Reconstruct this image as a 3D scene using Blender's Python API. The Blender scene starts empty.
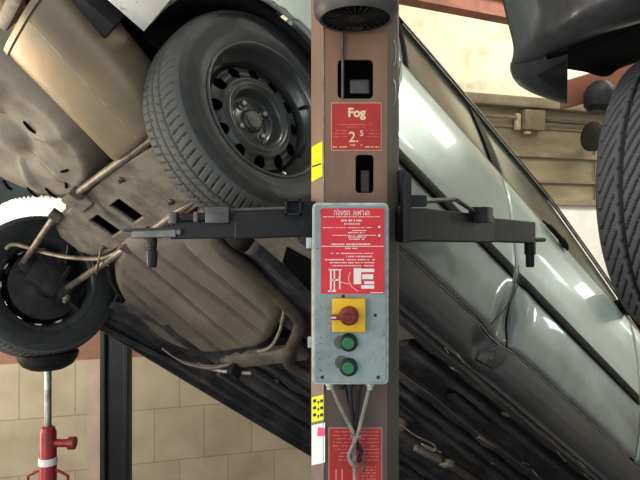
import bpy, bmesh, math, random
from mathutils import Vector, Matrix
from math import sin, cos, pi, radians, sqrt, exp, atan2
random.seed(7)
C = bpy.context.scene.collection
EYE = 1.85
FPX = 575.18

# ------------------------------------------------------------------ materials
def mat(name, col, rough=.6, metal=0., col2=None, scale=8., thr=(.4, .65), bump=0., bscale=40., detail=6., spec=.5,
        emit=None, coat=0., grime=None, gscale=3., stretch=None, alpha=1.0):
    m = bpy.data.materials.new(name); m.use_nodes = True
    nt = m.node_tree; N = nt.nodes; L = nt.links
    b = N['Principled BSDF']
    b.inputs['Roughness'].default_value = rough
    b.inputs['Metallic'].default_value = metal
    b.inputs['Specular IOR Level'].default_value = spec
    b.inputs['Coat Weight'].default_value = coat
    b.inputs['Coat Roughness'].default_value = .05
    b.inputs['Base Color'].default_value = (*col, 1)
    tc = N.new('ShaderNodeTexCoord')
    src = tc.outputs['Object']
    if stretch:
        mp = N.new('ShaderNodeMapping'); mp.inputs['Scale'].default_value = stretch
        L.new(src, mp.inputs['Vector']); src = mp.outputs['Vector']
    cur = None
    def noise(s, d=detail):
        n = N.new('ShaderNodeTexNoise'); n.inputs['Scale'].default_value = s; n.inputs['Detail'].default_value = d
        n.inputs['Roughness'].default_value = .62
        L.new(src, n.inputs['Vector']); return n
    def mixc(fac, a, bcol, lo, hi):
        r = N.new('ShaderNodeValToRGB'); r.color_ramp.elements[0].position = lo; r.color_ramp.elements[1].position = hi
        L.new(fac, r.inputs['Fac'])
        mx = N.new('ShaderNodeMix'); mx.data_type = 'RGBA'
        L.new(r.outputs['Color'], mx.inputs[0])
        if isinstance(a, tuple): mx.inputs[6].default_value = (*a, 1)
        else: L.new(a, mx.inputs[6])
        mx.inputs[7].default_value = (*bcol, 1)
        return mx.outputs[2]
    if col2:
        cur = mixc(noise(scale).outputs['Fac'], col, col2, thr[0], thr[1])
    if grime:
        cur = mixc(noise(gscale, 8).outputs['Fac'], cur if cur else col, grime, .48, .72)
    if cur: L.new(cur, b.inputs['Base Color'])
    if bump:
        n = noise(bscale)
        bp = N.new('ShaderNodeBump'); bp.inputs['Strength'].default_value = bump; bp.inputs['Distance'].default_value = .01
        L.new(n.outputs['Fac'], bp.inputs['Height']); L.new(bp.outputs['Normal'], b.inputs['Normal'])
    if emit:
        b.inputs['Emission Color'].default_value = (*emit[:3], 1); b.inputs['Emission Strength'].default_value = emit[3]
    return m

def groove_mat(name, col, dark, rough=.75):
    m = mat(name, col, rough)
    nt = m.node_tree; N = nt.nodes; L = nt.links
    a = N.new('ShaderNodeAttribute'); a.attribute_name = 'groove'
    n = N.new('ShaderNodeTexNoise'); n.inputs['Scale'].default_value = 30; n.inputs['Detail'].default_value = 8
    tc = N.new('ShaderNodeTexCoord'); L.new(tc.outputs['Object'], n.inputs['Vector'])
    m0 = N.new('ShaderNodeMix'); m0.data_type = 'RGBA'; m0.inputs[6].default_value = (*col, 1)
    m0.inputs[7].default_value = (col[0]*1.5, col[1]*1.45, col[2]*1.35, 1); L.new(n.outputs['Fac'], m0.inputs[0])
    mx = N.new('ShaderNodeMix'); mx.data_type = 'RGBA'; mx.inputs[7].default_value = (*dark, 1)
    L.new(m0.outputs[2], mx.inputs[6]); L.new(a.outputs['Fac'], mx.inputs[0])
    L.new(mx.outputs[2], N['Principled BSDF'].inputs['Base Color'])
    return m

M = {}
M['paint'] = mat('silver_green_paint', (.42, .51, .48), .34, .25, (.46, .55, .515), 90, coat=.7, grime=(.38, .43, .40), gscale=2.2)
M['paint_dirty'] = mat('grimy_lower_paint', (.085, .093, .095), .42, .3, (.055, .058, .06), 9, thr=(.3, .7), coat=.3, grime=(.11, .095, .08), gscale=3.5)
M['paint_white'] = mat('sunlit_bumper_paint', (.98, .97, .90), .4, .0, (.62, .50, .38), 42, thr=(.62, .74), coat=.6)  # near white: light on the rear bumper put into the paint; rust flecks
M['primer'] = mat('underseal', (.042, .042, .048), .55, .1, (.105, .098, .092), 9, thr=(.46, .72), bump=.5, bscale=30, grime=(.018, .018, .022), gscale=5)
M['primer2'] = mat('dusty_underseal', (.20, .175, .15), .7, .05, (.10, .09, .085), 9, bump=.3, bscale=30, grime=(.30, .26, .21), gscale=5)
M['well'] = mat('pale_dusty_steel', (.33, .30, .245), .7, .1, (.24, .21, .165), 7, bump=.25, bscale=18, grime=(.42, .38, .30), gscale=4)
M['muffler'] = mat('heat_tinted_steel', (.40, .33, .23), .42, .55, (.27, .25, .20), 5, thr=(.35, .7), grime=(.44, .30, .18), gscale=3, bump=.06)
M['link'] = mat('dusty_link_steel', (.33, .28, .22), .5, .4, (.17, .14, .115), 16, bump=.2)
M['cross'] = mat('dusty_crossmember', (.30, .275, .225), .6, .25, (.17, .15, .12), 12, bump=.2, grime=(.17, .14, .11), gscale=6)
M['tank'] = mat('muddy_fuel_tank', (.19, .165, .135), .68, .0, (.12, .105, .09), 9, bump=.35, bscale=40, grime=(.27, .23, .18), gscale=4.5)
M['pipe'] = mat('exhaust_pipe_steel', (.12, .10, .09), .5, .5, (.20, .16, .13), 14, bump=.2)
M['edge'] = mat('scraped_steel_edge', (.46, .42, .36), .5, .4, (.25, .22, .18), 30)
M['black'] = mat('black_shadowed_metal', (.018, .018, .02), .55, .1, (.04, .038, .036), 20)
M['blackplast'] = mat('black_trim_plastic', (.006, .007, .007), .55, 0, (.014, .015, .015), 20, spec=.18)
M['greystrip'] = mat('trim_highlight', (.22, .25, .24), .35, .3)  # grey for the belt moulding and the highlight painted on the rub strips
M['tyre'] = groove_mat('tyre_rubber', (.085, .09, .086), (.006, .006, .006), .68)
M['tyre_side'] = mat('tyre_sidewall_rubber', (.038, .046, .046), .48, 0, (.055, .064, .062), 24, bump=.05)
M['tyre2'] = groove_mat('dark_tyre_rubber', (.075, .078, .088), (.006, .006, .008), .6)
M['rim'] = mat('black_steel_rim', (.075, .09, .09), .28, .3, (.115, .135, .13), 14, coat=.25, grime=(.12, .11, .095), gscale=22)
M['chrome'] = mat('worn_chrome', (.55, .55, .52), .3, .9, (.3, .28, .25), 30)
M['glass'] = mat('side_glass', (.075, .10, .075), .2, .0, (.10, .115, .085), 3.2, spec=.5, coat=0, grime=(.10, .085, .06), gscale=4)
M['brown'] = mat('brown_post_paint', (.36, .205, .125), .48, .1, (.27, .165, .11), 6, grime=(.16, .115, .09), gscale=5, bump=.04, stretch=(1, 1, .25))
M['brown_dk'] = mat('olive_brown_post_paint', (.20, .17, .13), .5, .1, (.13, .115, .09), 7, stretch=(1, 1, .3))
M['brown_lt'] = mat('light_brown_post_paint', (.36, .225, .155), .45, .1, (.27, .175, .125), 7, stretch=(1, 1, .3))  # post paint with the light on its left face put into the colour
M['arm'] = mat('black_greasy_arm_paint', (.014, .015, .017), .45, .15, (.045, .045, .045), 16, thr=(.55, .8), bump=.12)
M['arm_lt'] = mat('worn_grey_arm_steel', (.17, .17, .16), .42, .55, (.08, .08, .08), 20)
M['motor'] = mat('dark_grey_motor_paint', (.105, .105, .10), .5, .25, (.16, .15, .135), 14)
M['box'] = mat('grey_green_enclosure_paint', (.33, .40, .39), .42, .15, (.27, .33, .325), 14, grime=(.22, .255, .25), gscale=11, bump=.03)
M['boxside'] = mat('shaded_enclosure_side', (.12, .14, .13), .5, .15, (.07, .08, .075), 20)  # enclosure paint darkened to carry the shade on its sides
M['boxrim'] = mat('bright_enclosure_edge', (.55, .57, .55), .4, .15, (.35, .36, .34), 40)  # enclosure paint lightened as a painted edge highlight; hinges and glands too
M['red'] = mat('red_sign_print', (.72, .045, .065), .4, 0, (.62, .04, .05), 20)
M['red_old'] = mat('aged_red_sign_print', (.50, .042, .04), .45, 0, (.37, .035, .032), 16, thr=(.4, .7))
M['signborder'] = mat('faded_sign_border', (.55, .38, .27), .5)
M['cream'] = mat('cream_lettering', (.80, .66, .36), .5)
M['pink'] = mat('faint_pink_lettering', (.74, .25, .20), .5)
M['white'] = mat('white_lettering', (.85, .78, .76), .5)
M['yellow'] = mat('yellow_switch_plate', (.78, .50, .02), .42, 0, (.68, .42, .02), 30)
M['stickery'] = mat('yellow_sticker', (.85, .80, .02), .4)
M['knob'] = mat('dark_red_knob', (.24, .035, .022), .35, 0, (.17, .025, .02), 40)
M['green'] = mat('green_button', (.028, .20, .075), .35)
M['greend'] = mat('dark_button_ring', (.02, .035, .027), .4, .2)
M['cable'] = mat('grey_cable', (.30, .28, .25), .55, 0, (.17, .16, .14), 40)
M['cabled'] = mat('black_cable', (.02, .02, .022), .5)
M['stickerw'] = mat('white_sticker', (.82, .82, .80), .5)
M['magenta'] = mat('magenta_print', (.75, .08, .22), .5)
M['jackred'] = mat('red_jack_paint', (.38, .03, .035), .38, .1, (.28, .025, .03), 20, grime=(.20, .04, .04), gscale=12)
M['beam'] = mat('red_brown_beam_paint', (.36, .14, .085), .6, .05, (.20, .09, .065), 6, bump=.08)
M['dark_paint'] = mat('charcoal_car_paint', (.075, .077, .083), .42, .3, (.10, .10, .105), 30, coat=.25, grime=(.05, .048, .05), gscale=5, stretch=(1.5, 1.5, .6))
M['column'] = mat('black_steel_column', (.012, .012, .016), .4, .2, (.03, .03, .034), 6)
M['ledge'] = mat('dirty_cream_ledge', (.33, .28, .18), .7, 0, (.22, .18, .12), 5, bump=.1)
M['panelw'] = mat('cream_painted_boards', (.36, .30, .19), .65, 0, (.25, .205, .13), 4, thr=(.35, .7), bump=.1, grime=(.42, .37, .25), gscale=3, stretch=(.4, 1, 2))
M['plaster'] = mat('bright_rough_plaster', (.80, .75, .58), .8, 0, (.62, .56, .40), 6, thr=(.52, .72), bump=.5, bscale=14)
M['whitewash'] = mat('whitewashed_wall', (.92, .90, .84), .8, 0, (.84, .82, .76), 6)
M['floor'] = mat('oily_concrete', (.20, .19, .175), .7, 0, (.11, .105, .10), 3, bump=.15, grime=(.07, .065, .06), gscale=1.5)
M['ceil'] = mat('dull_white_ceiling', (.55, .53, .47), .8, 0, (.45, .43, .38), 3)
M['redband'] = mat('terracotta_band', (.36, .19, .13), .7, 0, (.27, .15, .11), 8, bump=.1)
M['lamp'] = mat('fluorescent_tube', (1, 1, 1), .5, emit=(1, .97, .9, 14))
M['daylight'] = mat('daylight_pane', (.9, .95, 1), .3, emit=(.95, 1, 1, 14))
M['pinkstrip'] = mat('pink_tile_edge', (.60, .46, .38), .5, 0, (.5, .38, .31), 6)
M['void'] = mat('unlit_cavity', (.004, .004, .005), .9, 0, spec=.1)
M['boxcream'] = mat('cream_plastic_box', (.62, .50, .32), .5, 0, (.5, .4, .26), 30)
def darken_low(m, lo, hi, k):  # blends in a darker tone towards the bottom, broken up by noise
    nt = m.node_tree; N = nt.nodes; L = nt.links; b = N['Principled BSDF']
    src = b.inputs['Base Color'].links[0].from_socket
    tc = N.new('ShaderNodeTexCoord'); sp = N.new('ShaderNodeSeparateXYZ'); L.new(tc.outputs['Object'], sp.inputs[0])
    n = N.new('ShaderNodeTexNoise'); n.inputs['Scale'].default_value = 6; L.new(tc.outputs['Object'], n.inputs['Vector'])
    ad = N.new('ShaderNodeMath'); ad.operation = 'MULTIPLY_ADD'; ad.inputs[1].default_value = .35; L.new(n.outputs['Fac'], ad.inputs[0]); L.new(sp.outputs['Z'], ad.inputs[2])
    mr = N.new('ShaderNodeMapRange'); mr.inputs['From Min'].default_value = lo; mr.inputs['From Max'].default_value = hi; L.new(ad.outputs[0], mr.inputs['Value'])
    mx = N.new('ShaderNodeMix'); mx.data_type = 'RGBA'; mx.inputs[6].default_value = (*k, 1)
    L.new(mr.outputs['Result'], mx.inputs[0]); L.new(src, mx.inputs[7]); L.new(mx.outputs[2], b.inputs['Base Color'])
darken_low(M['brown'], 1.6, 2.45, (.13, .10, .085)); darken_low(M['brown_lt'], 1.5, 2.3, (.24, .18, .15)); darken_low(M['brown_dk'], 1.6, 2.4, (.08, .078, .06))
darken_low(M['paint'], .42, .74, (.17, .19, .18))
def tile_mat():
    m = mat('beige_wall_tiles', (.5, .42, .3), .32)
    nt = m.node_tree; N = nt.nodes; L = nt.links
    tc = N.new('ShaderNodeTexCoord'); mp = N.new('ShaderNodeMapping')
    mp.inputs['Location'].default_value = (.183, .095, 0)
    L.new(tc.outputs['UV'], mp.inputs['Vector'])
    br = N.new('ShaderNodeTexBrick'); br.inputs['Scale'].default_value = 1
    br.inputs['Brick Width'].default_value = .345; br.inputs['Row Height'].default_value = .376
    br.inputs['Mortar Size'].default_value = .0045; br.inputs['Mortar Smooth'].default_value = .3
    br.inputs['Color1'].default_value = (.56, .48, .36, 1); br.inputs['Color2'].default_value = (.52, .44, .33, 1)
    br.inputs['Mortar'].default_value = (.40, .32, .23, 1)
    L.new(mp.outputs['Vector'], br.inputs['Vector'])
    n = N.new('ShaderNodeTexNoise'); n.inputs['Scale'].default_value = 5; n.inputs['Detail'].default_value = 7
    L.new(tc.outputs['UV'], n.inputs['Vector'])
    mx = N.new('ShaderNodeMix'); mx.data_type = 'RGBA'; mx.blend_type = 'MULTIPLY'; mx.inputs[0].default_value = .5
    L.new(br.outputs['Color'], mx.inputs[6])
    r = N.new('ShaderNodeValToRGB'); r.color_ramp.elements[0].color = (.6, .55, .5, 1); r.color_ramp.elements[1].color = (1, 1, 1, 1)
    r.color_ramp.elements[0].position = .3; r.color_ramp.elements[1].position = .65
    L.new(n.outputs['Fac'], r.inputs['Fac']); L.new(r.outputs['Color'], mx.inputs[7])
    L.new(mx.outputs[2], N['Principled BSDF'].inputs['Base Color'])
    return m
M['tiles'] = tile_mat()

# ------------------------------------------------------------------ geometry helpers
class MB:
    def __init__(s): s.v = []; s.f = []; s.g = None
    def add(s, vs, fs):
        o = len(s.v); s.v += [tuple(p) for p in vs]; s.f += [tuple(i+o for i in f) for f in fs]; return s
    def box(s, c, d, rz=0, ry=0, rx=0, bev=0):
        bm = bmesh.new(); bmesh.ops.create_cube(bm, size=1)
        bmesh.ops.scale(bm, vec=d, verts=bm.verts)
        if bev: bmesh.ops.bevel(bm, geom=bm.edges[:], offset=bev, segments=2, affect='EDGES', profile=.6)
        mt = Matrix.Translation(c) @ Matrix.Rotation(rz, 4, 'Z') @ Matrix.Rotation(ry, 4, 'Y') @ Matrix.Rotation(rx, 4, 'X')
        bmesh.ops.transform(bm, matrix=mt, verts=bm.verts)
        bm.verts.index_update()
        s.add([v.co[:] for v in bm.verts], [[v.index for v in f.verts] for f in bm.faces]); bm.free(); return s
    def frame(s, a, b):
        d = (Vector(b)-Vector(a)).normalized()
        u = d.cross(Vector((0, 0, 1)))
        if u.length < 1e-3: u = d.cross(Vector((0, 1, 0)))
        u.normalize(); return d, u, d.cross(u)
    def tube(s, pts, r, n=10, cap=True, sy=1.):
        pts = [Vector(p) for p in pts]; k = len(pts); vs = []; fs = []; pu = None
        for i, p in enumerate(pts):
            a = pts[max(i-1, 0)]; b = pts[min(i+1, k-1)]; d = (b-a).normalized()
            if pu is None:
                _, u, w = s.frame(a, b)
            else:
                u = (pu - d*pu.dot(d)).normalized(); w = d.cross(u)
            pu = u; rr = r[i] if isinstance(r, (list, tuple)) else r
            for j in range(n):
                t = 2*pi*j/n; vs.append(p + u*cos(t)*rr + w*sin(t)*rr*sy)
        for i in range(k-1):
            for j in range(n):
                fs.append((i*n+j, i*n+(j+1) % n, (i+1)*n+(j+1) % n, (i+1)*n+j))
        if cap: fs.append(tuple(range(n))[::-1]); fs.append(tuple(range((k-1)*n, k*n)))
        return s.add(vs, fs)
    def lathe(s, o, ax, prof, n=48, up=None):
        """prof: list of (distance along axis, radius)"""
        ax = Vector(ax).normalized(); _, u, w = s.frame((0, 0, 0), ax); o = Vector(o); vs = []; fs = []
        for h, r in prof:
            for j in range(n):
                t = 2*pi*j/n; vs.append(o + ax*h + u*cos(t)*r + w*sin(t)*r)
        for i in range(len(prof)-1):
            for j in range(n): fs.append((i*n+j, i*n+(j+1) % n, (i+1)*n+(j+1) % n, (i+1)*n+j))
        return s.add(vs, fs)
    def grid(s, rows):
        m = len(rows); n = len(rows[0]); vs = [p for r in rows for p in r]
        return s.add(vs, [(i*n+j, i*n+j+1, (i+1)*n+j+1, (i+1)*n+j) for i in range(m-1) for j in range(n-1)])
    def prism(s, poly, off):
        n = len(poly); off = Vector(off); p = [Vector(q) for q in poly]
        return s.add(p+[q+off for q in p], [tuple(range(n))[::-1], tuple(range(n, 2*n))]+[(i, (i+1) % n, n+(i+1) % n, n+i) for i in range(n)])

def smooth_path(pts, n=6):
    pts = [Vector(p) for p in pts]; out = []
    for i in range(len(pts)-1):
        p0 = pts[max(i-1, 0)]; p1 = pts[i]; p2 = pts[i+1]; p3 = pts[min(i+2, len(pts)-1)]
        for k in range(n):
            t = k/n
            out.append(.5*((2*p1)+(p2-p0)*t+(2*p0-5*p1+4*p2-p3)*t*t+(-p0+3*p1-3*p2+p3)*t**3))
    out.append(pts[-1]); return out

def link_obj(o, parent):
    C.objects.link(o)
    if parent: o.parent = parent
    return o
def obj(name, mb, m, parent=None, smooth=True, bevel=0, solid=0, ang=35, label=None):
    me = bpy.data.meshes.new(name); me.from_pydata(mb.v, [], mb.f); me.materials.append(m)
    bm = bmesh.new(); bm.from_mesh(me); bmesh.ops.recalc_face_normals(bm, faces=bm.faces[:]) if not solid else None
    bm.to_mesh(me); bm.free()
    o = bpy.data.objects.new(name, me); link_obj(o, parent)
    if smooth:
        for p in me.polygons: p.use_smooth = True
        try: me.set_sharp_from_angle(angle=radians(ang))
        except Exception: pass
    if solid:
        md = o.modifiers.new('s', 'SOLIDIFY'); md.thickness = abs(solid); md.offset = 0 if solid > 0 else 1
    if bevel:
        md = o.modifiers.new('b', 'BEVEL'); md.width = bevel; md.segments = 2; md.limit_method = 'ANGLE'
    if label: o['label'] = label
    return o
def thing(name, label, cat, loc=(0, 0, 0), group=None):
    o = bpy.data.objects.new(name, None); o.empty_display_size = .05; C.objects.link(o); o.location = loc
    o['label'] = label; o['category'] = cat
    if group: o['group'] = group
    return o
def part_empty(name, parent, matrix):
    o = bpy.data.objects.new(name, None); o.empty_display_size = .05; C.objects.link(o); o.parent = parent
    o.matrix_local = matrix; return o
def tag(o, label, cat, group=None):
    o['label'] = label; o['category'] = cat
    if group: o['group'] = group
    return o
def struct(name, mb, m, smooth=False, **k):
    o = obj(name, mb, m, None, smooth, **k); o['kind'] = 'structure'; return o
def P(px, py, d):
    return Vector(((px-320)/FPX*d, d, EYE-(py-240)/FPX*d))
def rrect(x0, y0, x1, y1, r, n=5):
    out = []
    for cx, cy, a0 in ((x1-r, y1-r, 0), (x0+r, y1-r, 90), (x0+r, y0+r, 180), (x1-r, y0+r, 270)):
        for i in range(n+1):
            a = radians(a0+90*i/n); out.append((cx+r*cos(a), cy+r*sin(a)))
    return out
def plate(name, outlines, thick, m, parent, matrix, bevel=0, label=None):
    """filled 2-D shape with holes, extruded; matrix maps local x,y,z"""
    cu = bpy.data.curves.new(name, 'CURVE'); cu.dimensions = '2D'; cu.fill_mode = 'BOTH'; cu.extrude = thick/2
    if bevel: cu.bevel_depth = bevel; cu.bevel_resolution = 1
    for ol in outlines:
        sp = cu.splines.new('POLY'); sp.points.add(len(ol)-1)
        for i, (x, y) in enumerate(ol): sp.points[i].co = (x, y, 0, 1)
        sp.use_cyclic_u = True
    t = bpy.data.objects.new('tmp', cu); C.objects.link(t)
    bpy.context.view_layer.update()
    me = bpy.data.meshes.new_from_object(t.evaluated_get(bpy.context.evaluated_depsgraph_get()))
    bpy.data.objects.remove(t); bpy.data.curves.remove(cu)
    me.name = name; me.materials.clear(); me.materials.append(m)
    me.transform(matrix)
    o = bpy.data.objects.new(name, me); link_obj(o, parent)
    if label: o['label'] = label
    return o
def text_mesh(name, body, size, m, parent, matrix, off=0.0, shear=0):
    cu = bpy.data.curves.new(name, 'FONT'); cu.body = body; cu.size = size; cu.extrude = .0003; cu.offset = off; cu.shear = shear
    cu.align_x = 'CENTER'; cu.align_y = 'CENTER'
    t = bpy.data.objects.new('tmp', cu); C.objects.link(t); bpy.context.view_layer.update()
    me = bpy.data.meshes.new_from_object(t.evaluated_get(bpy.context.evaluated_depsgraph_get()))
    bpy.data.objects.remove(t); bpy.data.curves.remove(cu)
    me.name = name; me.materials.clear(); me.materials.append(m); me.transform(matrix)
    o = bpy.data.objects.new(name, me); link_obj(o, parent); return o

# ------------------------------------------------------------------ camera, world
cam_d = bpy.data.cameras.new('camera'); cam_d.sensor_width = 36; cam_d.lens = FPX/640*36; cam_d.clip_start = .02
cam = bpy.data.objects.new('camera', cam_d); C.objects.link(cam)
cam.location = (0, 0, EYE); cam.rotation_euler = (pi/2, 0, 0)
bpy.context.scene.camera = cam
w = bpy.data.worlds.new('world'); bpy.context.scene.world = w; w.use_nodes = True
w.node_tree.nodes['Background'].inputs[0].default_value = (.86, .93, 1, 1)
w.node_tree.nodes['Background'].inputs[1].default_value = .8
sc = bpy.context.scene
sc.view_settings.view_transform = 'Standard'
sc.view_settings.exposure = .12
sc.view_settings.gamma = .88
sc.view_settings.look = 'None'

# ------------------------------------------------------------------ room
TH = math.atan(.29)
def W(u, h, off=0):
    """point on the back wall: u metres along it, h up, off metres in front of it"""
    return Vector((u*cos(TH)+off*sin(TH), 4.4+u*sin(TH)-off*cos(TH), h))
def wall_quad(u0, u1, h0, h1, off=0):
    mb = MB(); mb.add([W(u0, h0, off), W(u1, h0, off), W(u1, h1, off), W(u0, h1, off)], [(0, 1, 2, 3)]); return mb
struct('floor', MB().add([(-4.5, -1.5, 0), (6.5, -1.5, 0), (6.5, 7, 0), (-4.5, 7, 0)], [(0, 1, 2, 3)]), M['floor'])
struct('ceiling', MB().add([(-4.5, -1.5, 4.3), (6.5, -1.5, 4.3), (6.5, 7, 4.3), (-4.5, 7, 4.3)], [(0, 1, 2, 3)]), M['ceil'])
o = struct('wall_back_tiles', wall_quad(-4.3, 6.5, 0, 1.03), M['tiles'])
o.name = 'wall_back'
uv = o.data.uv_layers.new(name='UVMap')
for i, c in enumerate([(-4.3, 0), (6.5, 0), (6.5, 1.03), (-4.3, 1.03)]): uv.data[i].uv = c
struct('trim_1', wall_quad(-4.3, 6.5, 1.03, 1.24), M['redband'])
struct('wall_back_whitewash', wall_quad(-4.3, 6.5, 1.24, 2.17), M['whitewash']).name = 'wall_back_middle'
struct('wall_back_boards', wall_quad(-4.3, 6.5, 2.17, 3.02), M['panelw']).name = 'wall_back_boards'
struct('wall_back_plaster', wall_quad(-4.3, 6.5, 3.02, 4.4), M['plaster']).name = 'wall_back_upper'
struct('wall_left', MB().add([(-4.1, -1.5, 0), (-4.1, 3.2, 0), (-4.1, 3.2, 4.3), (-4.1, -1.5, 4.3)], [(0, 1, 2, 3)]), M['whitewash'])
struct('wall_right', MB().add([(6.1, -1.5, 0), (6.1, 6.3, 0), (6.1, 6.3, 4.3), (6.1, -1.5, 4.3)], [(0, 1, 2, 3)]), M['whitewash'])
def wall_bar(u0, u1, h0, h1, t, m, name):
    mb = MB(); c = W((u0+u1)/2, (h0+h1)/2, t/2); mb.box(c, (u1-u0, t, h1-h0), rz=TH, bev=min(t, h1-h0)*.2)
    return struct(name, mb, m)
wall_bar(-4, 6.3, 2.96, 3.05, .10, M['ledge'], 'trim_2')
wall_bar(-4, 6.3, 2.80, 2.815, .02, M['ledge'], 'trim_3')
wall_bar(-4, 6.3, 2.555, 2.60, .035, M['ledge'], 'trim_4')
wall_bar(-4, 6.3, 2.34, 2.365, .03, M['ledge'], 'trim_5')
wall_bar(-4, 6.3, 2.15, 2.20, .04, M['ledge'], 'trim_6')
struct('trim_7', wall_quad(W(0,0).x-1.66, W(0,0).x-1.57, 0, 1.03, .004), M['pinkstrip'])
# conduit and box on the boards
mb = MB(); mb.tube([W(u, 2.875, .055) for u in (.6, 1.7)], .016); 
tag(obj('conduit', mb, M['ledge']), 'cream conduit pipe on the wall boards, left of the junction box', 'pipe')
mb = MB(); mb.tube([W(u, 2.865, .055) for u in (1.98, 3.6)], .016)
tag(obj('conduit', mb, M['pipe']), 'dark conduit pipe on the wall boards, right of the junction box', 'pipe')
t = thing('junction_box', 'cream junction box fixed on the wall boards under the plaster ledge', 'junction box', W(1.84, 2.86, 0))
mb = MB().box((0.03*sin(TH)+.02, -.045, 0), (.20, .09, .17), rz=TH, bev=.01); obj('housing', mb, M['ledge'], t)
mb = MB().box((-.105, -.07, -.015), (.05, .04, .14), rz=TH, bev=.01); obj('side_plate', mb, M['boxcream'], t)
mb = MB().box((-.02, -.06, -.105), (.05, .04, .03), rz=TH, bev=.008); obj('cable_gland', mb, M['boxcream'], t)
mb = MB().tube([W(2.52, h, .02) for h in (2.8, 2.5, 2.18)], .006, 6)
tag(obj('wall_cable', mb, M['pipe']), 'thin brown cable running straight down the wall boards', 'cable')

# fluorescent lamps
def lamp(x, y, rz, label, ln=1.4):
    t = thing('ceiling_lamp', label, 'lamp', (x, y, 4.1), 'ceiling lamps'); t.rotation_euler = (0, 0, rz)
    obj('lamp_body', MB().box((0, 0, .13), (ln+.06, .16, .14), bev=.01), M['ceil'], t, False)
    obj('tube', MB().tube([(-ln/2, 0, 0.03), (ln/2, 0, .03)], .03), M['lamp'], t)
    d = bpy.data.lights.new('lamp_light', 'AREA'); d.shape = 'RECTANGLE'; d.size = ln; d.size_y = .12; d.energy = 26; d.color = (1, .96, .86)
    l = bpy.data.objects.new('lamp_light', d); C.objects.link(l); l.parent = t; l.location = (0, 0, -.03)
lamp(1.2, 1.2, .2, 'fluorescent ceiling lamp above the lift post')
lamp(3.4, 2.6, .2, 'fluorescent ceiling lamp above the dark car')
lamp(3.0, 3.35, .60, 'fluorescent ceiling lamp closest to the back wall', 1.9)
lamp(-1.6, .9, .2, 'fluorescent ceiling lamp above the raised tail of the silver car')

def area(name, loc, target, sx, sy, e, col):
    d = bpy.data.lights.new(name, 'AREA'); d.shape = 'RECTANGLE'; d.size = sx; d.size_y = sy; d.energy = e; d.color = col
    l = bpy.data.objects.new(name, d); C.objects.link(l); l.location = loc
    l.rotation_euler = (Vector(target)-Vector(loc)).to_track_quat('-Z', 'Y').to_euler()
    return l
area('doorway_light', (-2.6, -1.2, 1.7), (-.6, 1.8, 1.9), 2.0, 2.6, 62, (1, .96, .90))
area('wall_wash', (2.6, 3.4, 4.1), W(2.1, 3.6), 3.5, .4, 42, (1, .97, .86))
area('low_left_light', (-3.4, 2.2, 1.2), (-1.0, 2.0, 1.6), 1.2, 1.0, 52, (1, .90, .74))
area('whitewash_light', (-2.6, 2.6, 2.6), W(-2.0, 1.9), 1.0, .6, 16, (1, .97, .92))

# unseen glowing panes and frames added on the right wall for reflection streaks
for n_, (y0_, y1_, z0_, z1_) in enumerate(((4.50, 4.78, 2.55, 3.05), (5.2, 5.45, 2.1, 2.55), (3.0, 3.5, 1.72, 1.90), (5.6, 5.8, 1.6, 1.9))):
    mb = MB().add([(6.06, y0_, z0_), (6.06, y1_, z0_), (6.06, y1_, z1_), (6.06, y0_, z1_)], [(0, 1, 2, 3)])
    o = struct('window_%d' % (n_+1), mb, M['daylight'])
    fr = MB()
    for (a_, b_, c_, d_) in ((y0_-.03, y1_+.03, z0_-.03, z0_), (y0_-.03, y1_+.03, z1_, z1_+.03), (y0_-.03, y0_, z0_, z1_), (y1_, y1_+.03, z0_, z1_)):
        fr.box((6.05, (a_+b_)/2, (c_+d_)/2), (.05, b_-a_, d_-c_))
    obj('window_frame', fr, M['ledge'], o, False)
# overhead beams
t = thing('roof_beam', 'red-brown steel roof beam high against the bright plaster', 'beam', (0, 0, 0))
a = P(396, -2, 3.55); b = P(640, 45, 4.25)
d = (b-a).normalized(); a2 = a-d*1.6; b2 = b+d*.9
for nm, h0, h1, wd in (('web', 0, .13, .012), ('lower_flange', -.012, .006, .10), ('upper_flange', .125, .143, .10)):
    mb = MB(); side = Vector((-d.y, d.x, 0)).normalized()*wd/2
    mb.add([q+s_+Vector((0, 0, h)) for q in (a2, b2) for s_ in (-side, side) for h in (h0, h1)],
           [(0, 1, 3, 2), (4, 6, 7, 5), (0, 4, 5, 1), (2, 3, 7, 6), (1, 5, 7, 3), (0, 2, 6, 4)])
    obj(nm, mb, M['beam'], t, False)

# dark column behind
t = thing('steel_column', 'black steel column standing behind the fuel tank', 'column', (P(117.5, 240, 3.05).x, 3.05, 0))
mb = MB()
wc = 27/FPX*3.05
mb.box((0, 0, 1.0), (wc*.55, .05, 2.0)); obj('web', mb, M['column'], t, False)
for s_ in (-1, 1):
    mb = MB().box((s_*wc*.42, -.02, 1.0), (wc*.2, .07, 2.0), bev=.006); obj('flange', mb, M['column'], t, False)
mb = MB().box((0, 0, .008), (.3, .3, .016)); obj('base_plate', mb, M['column'], t, False)

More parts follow.
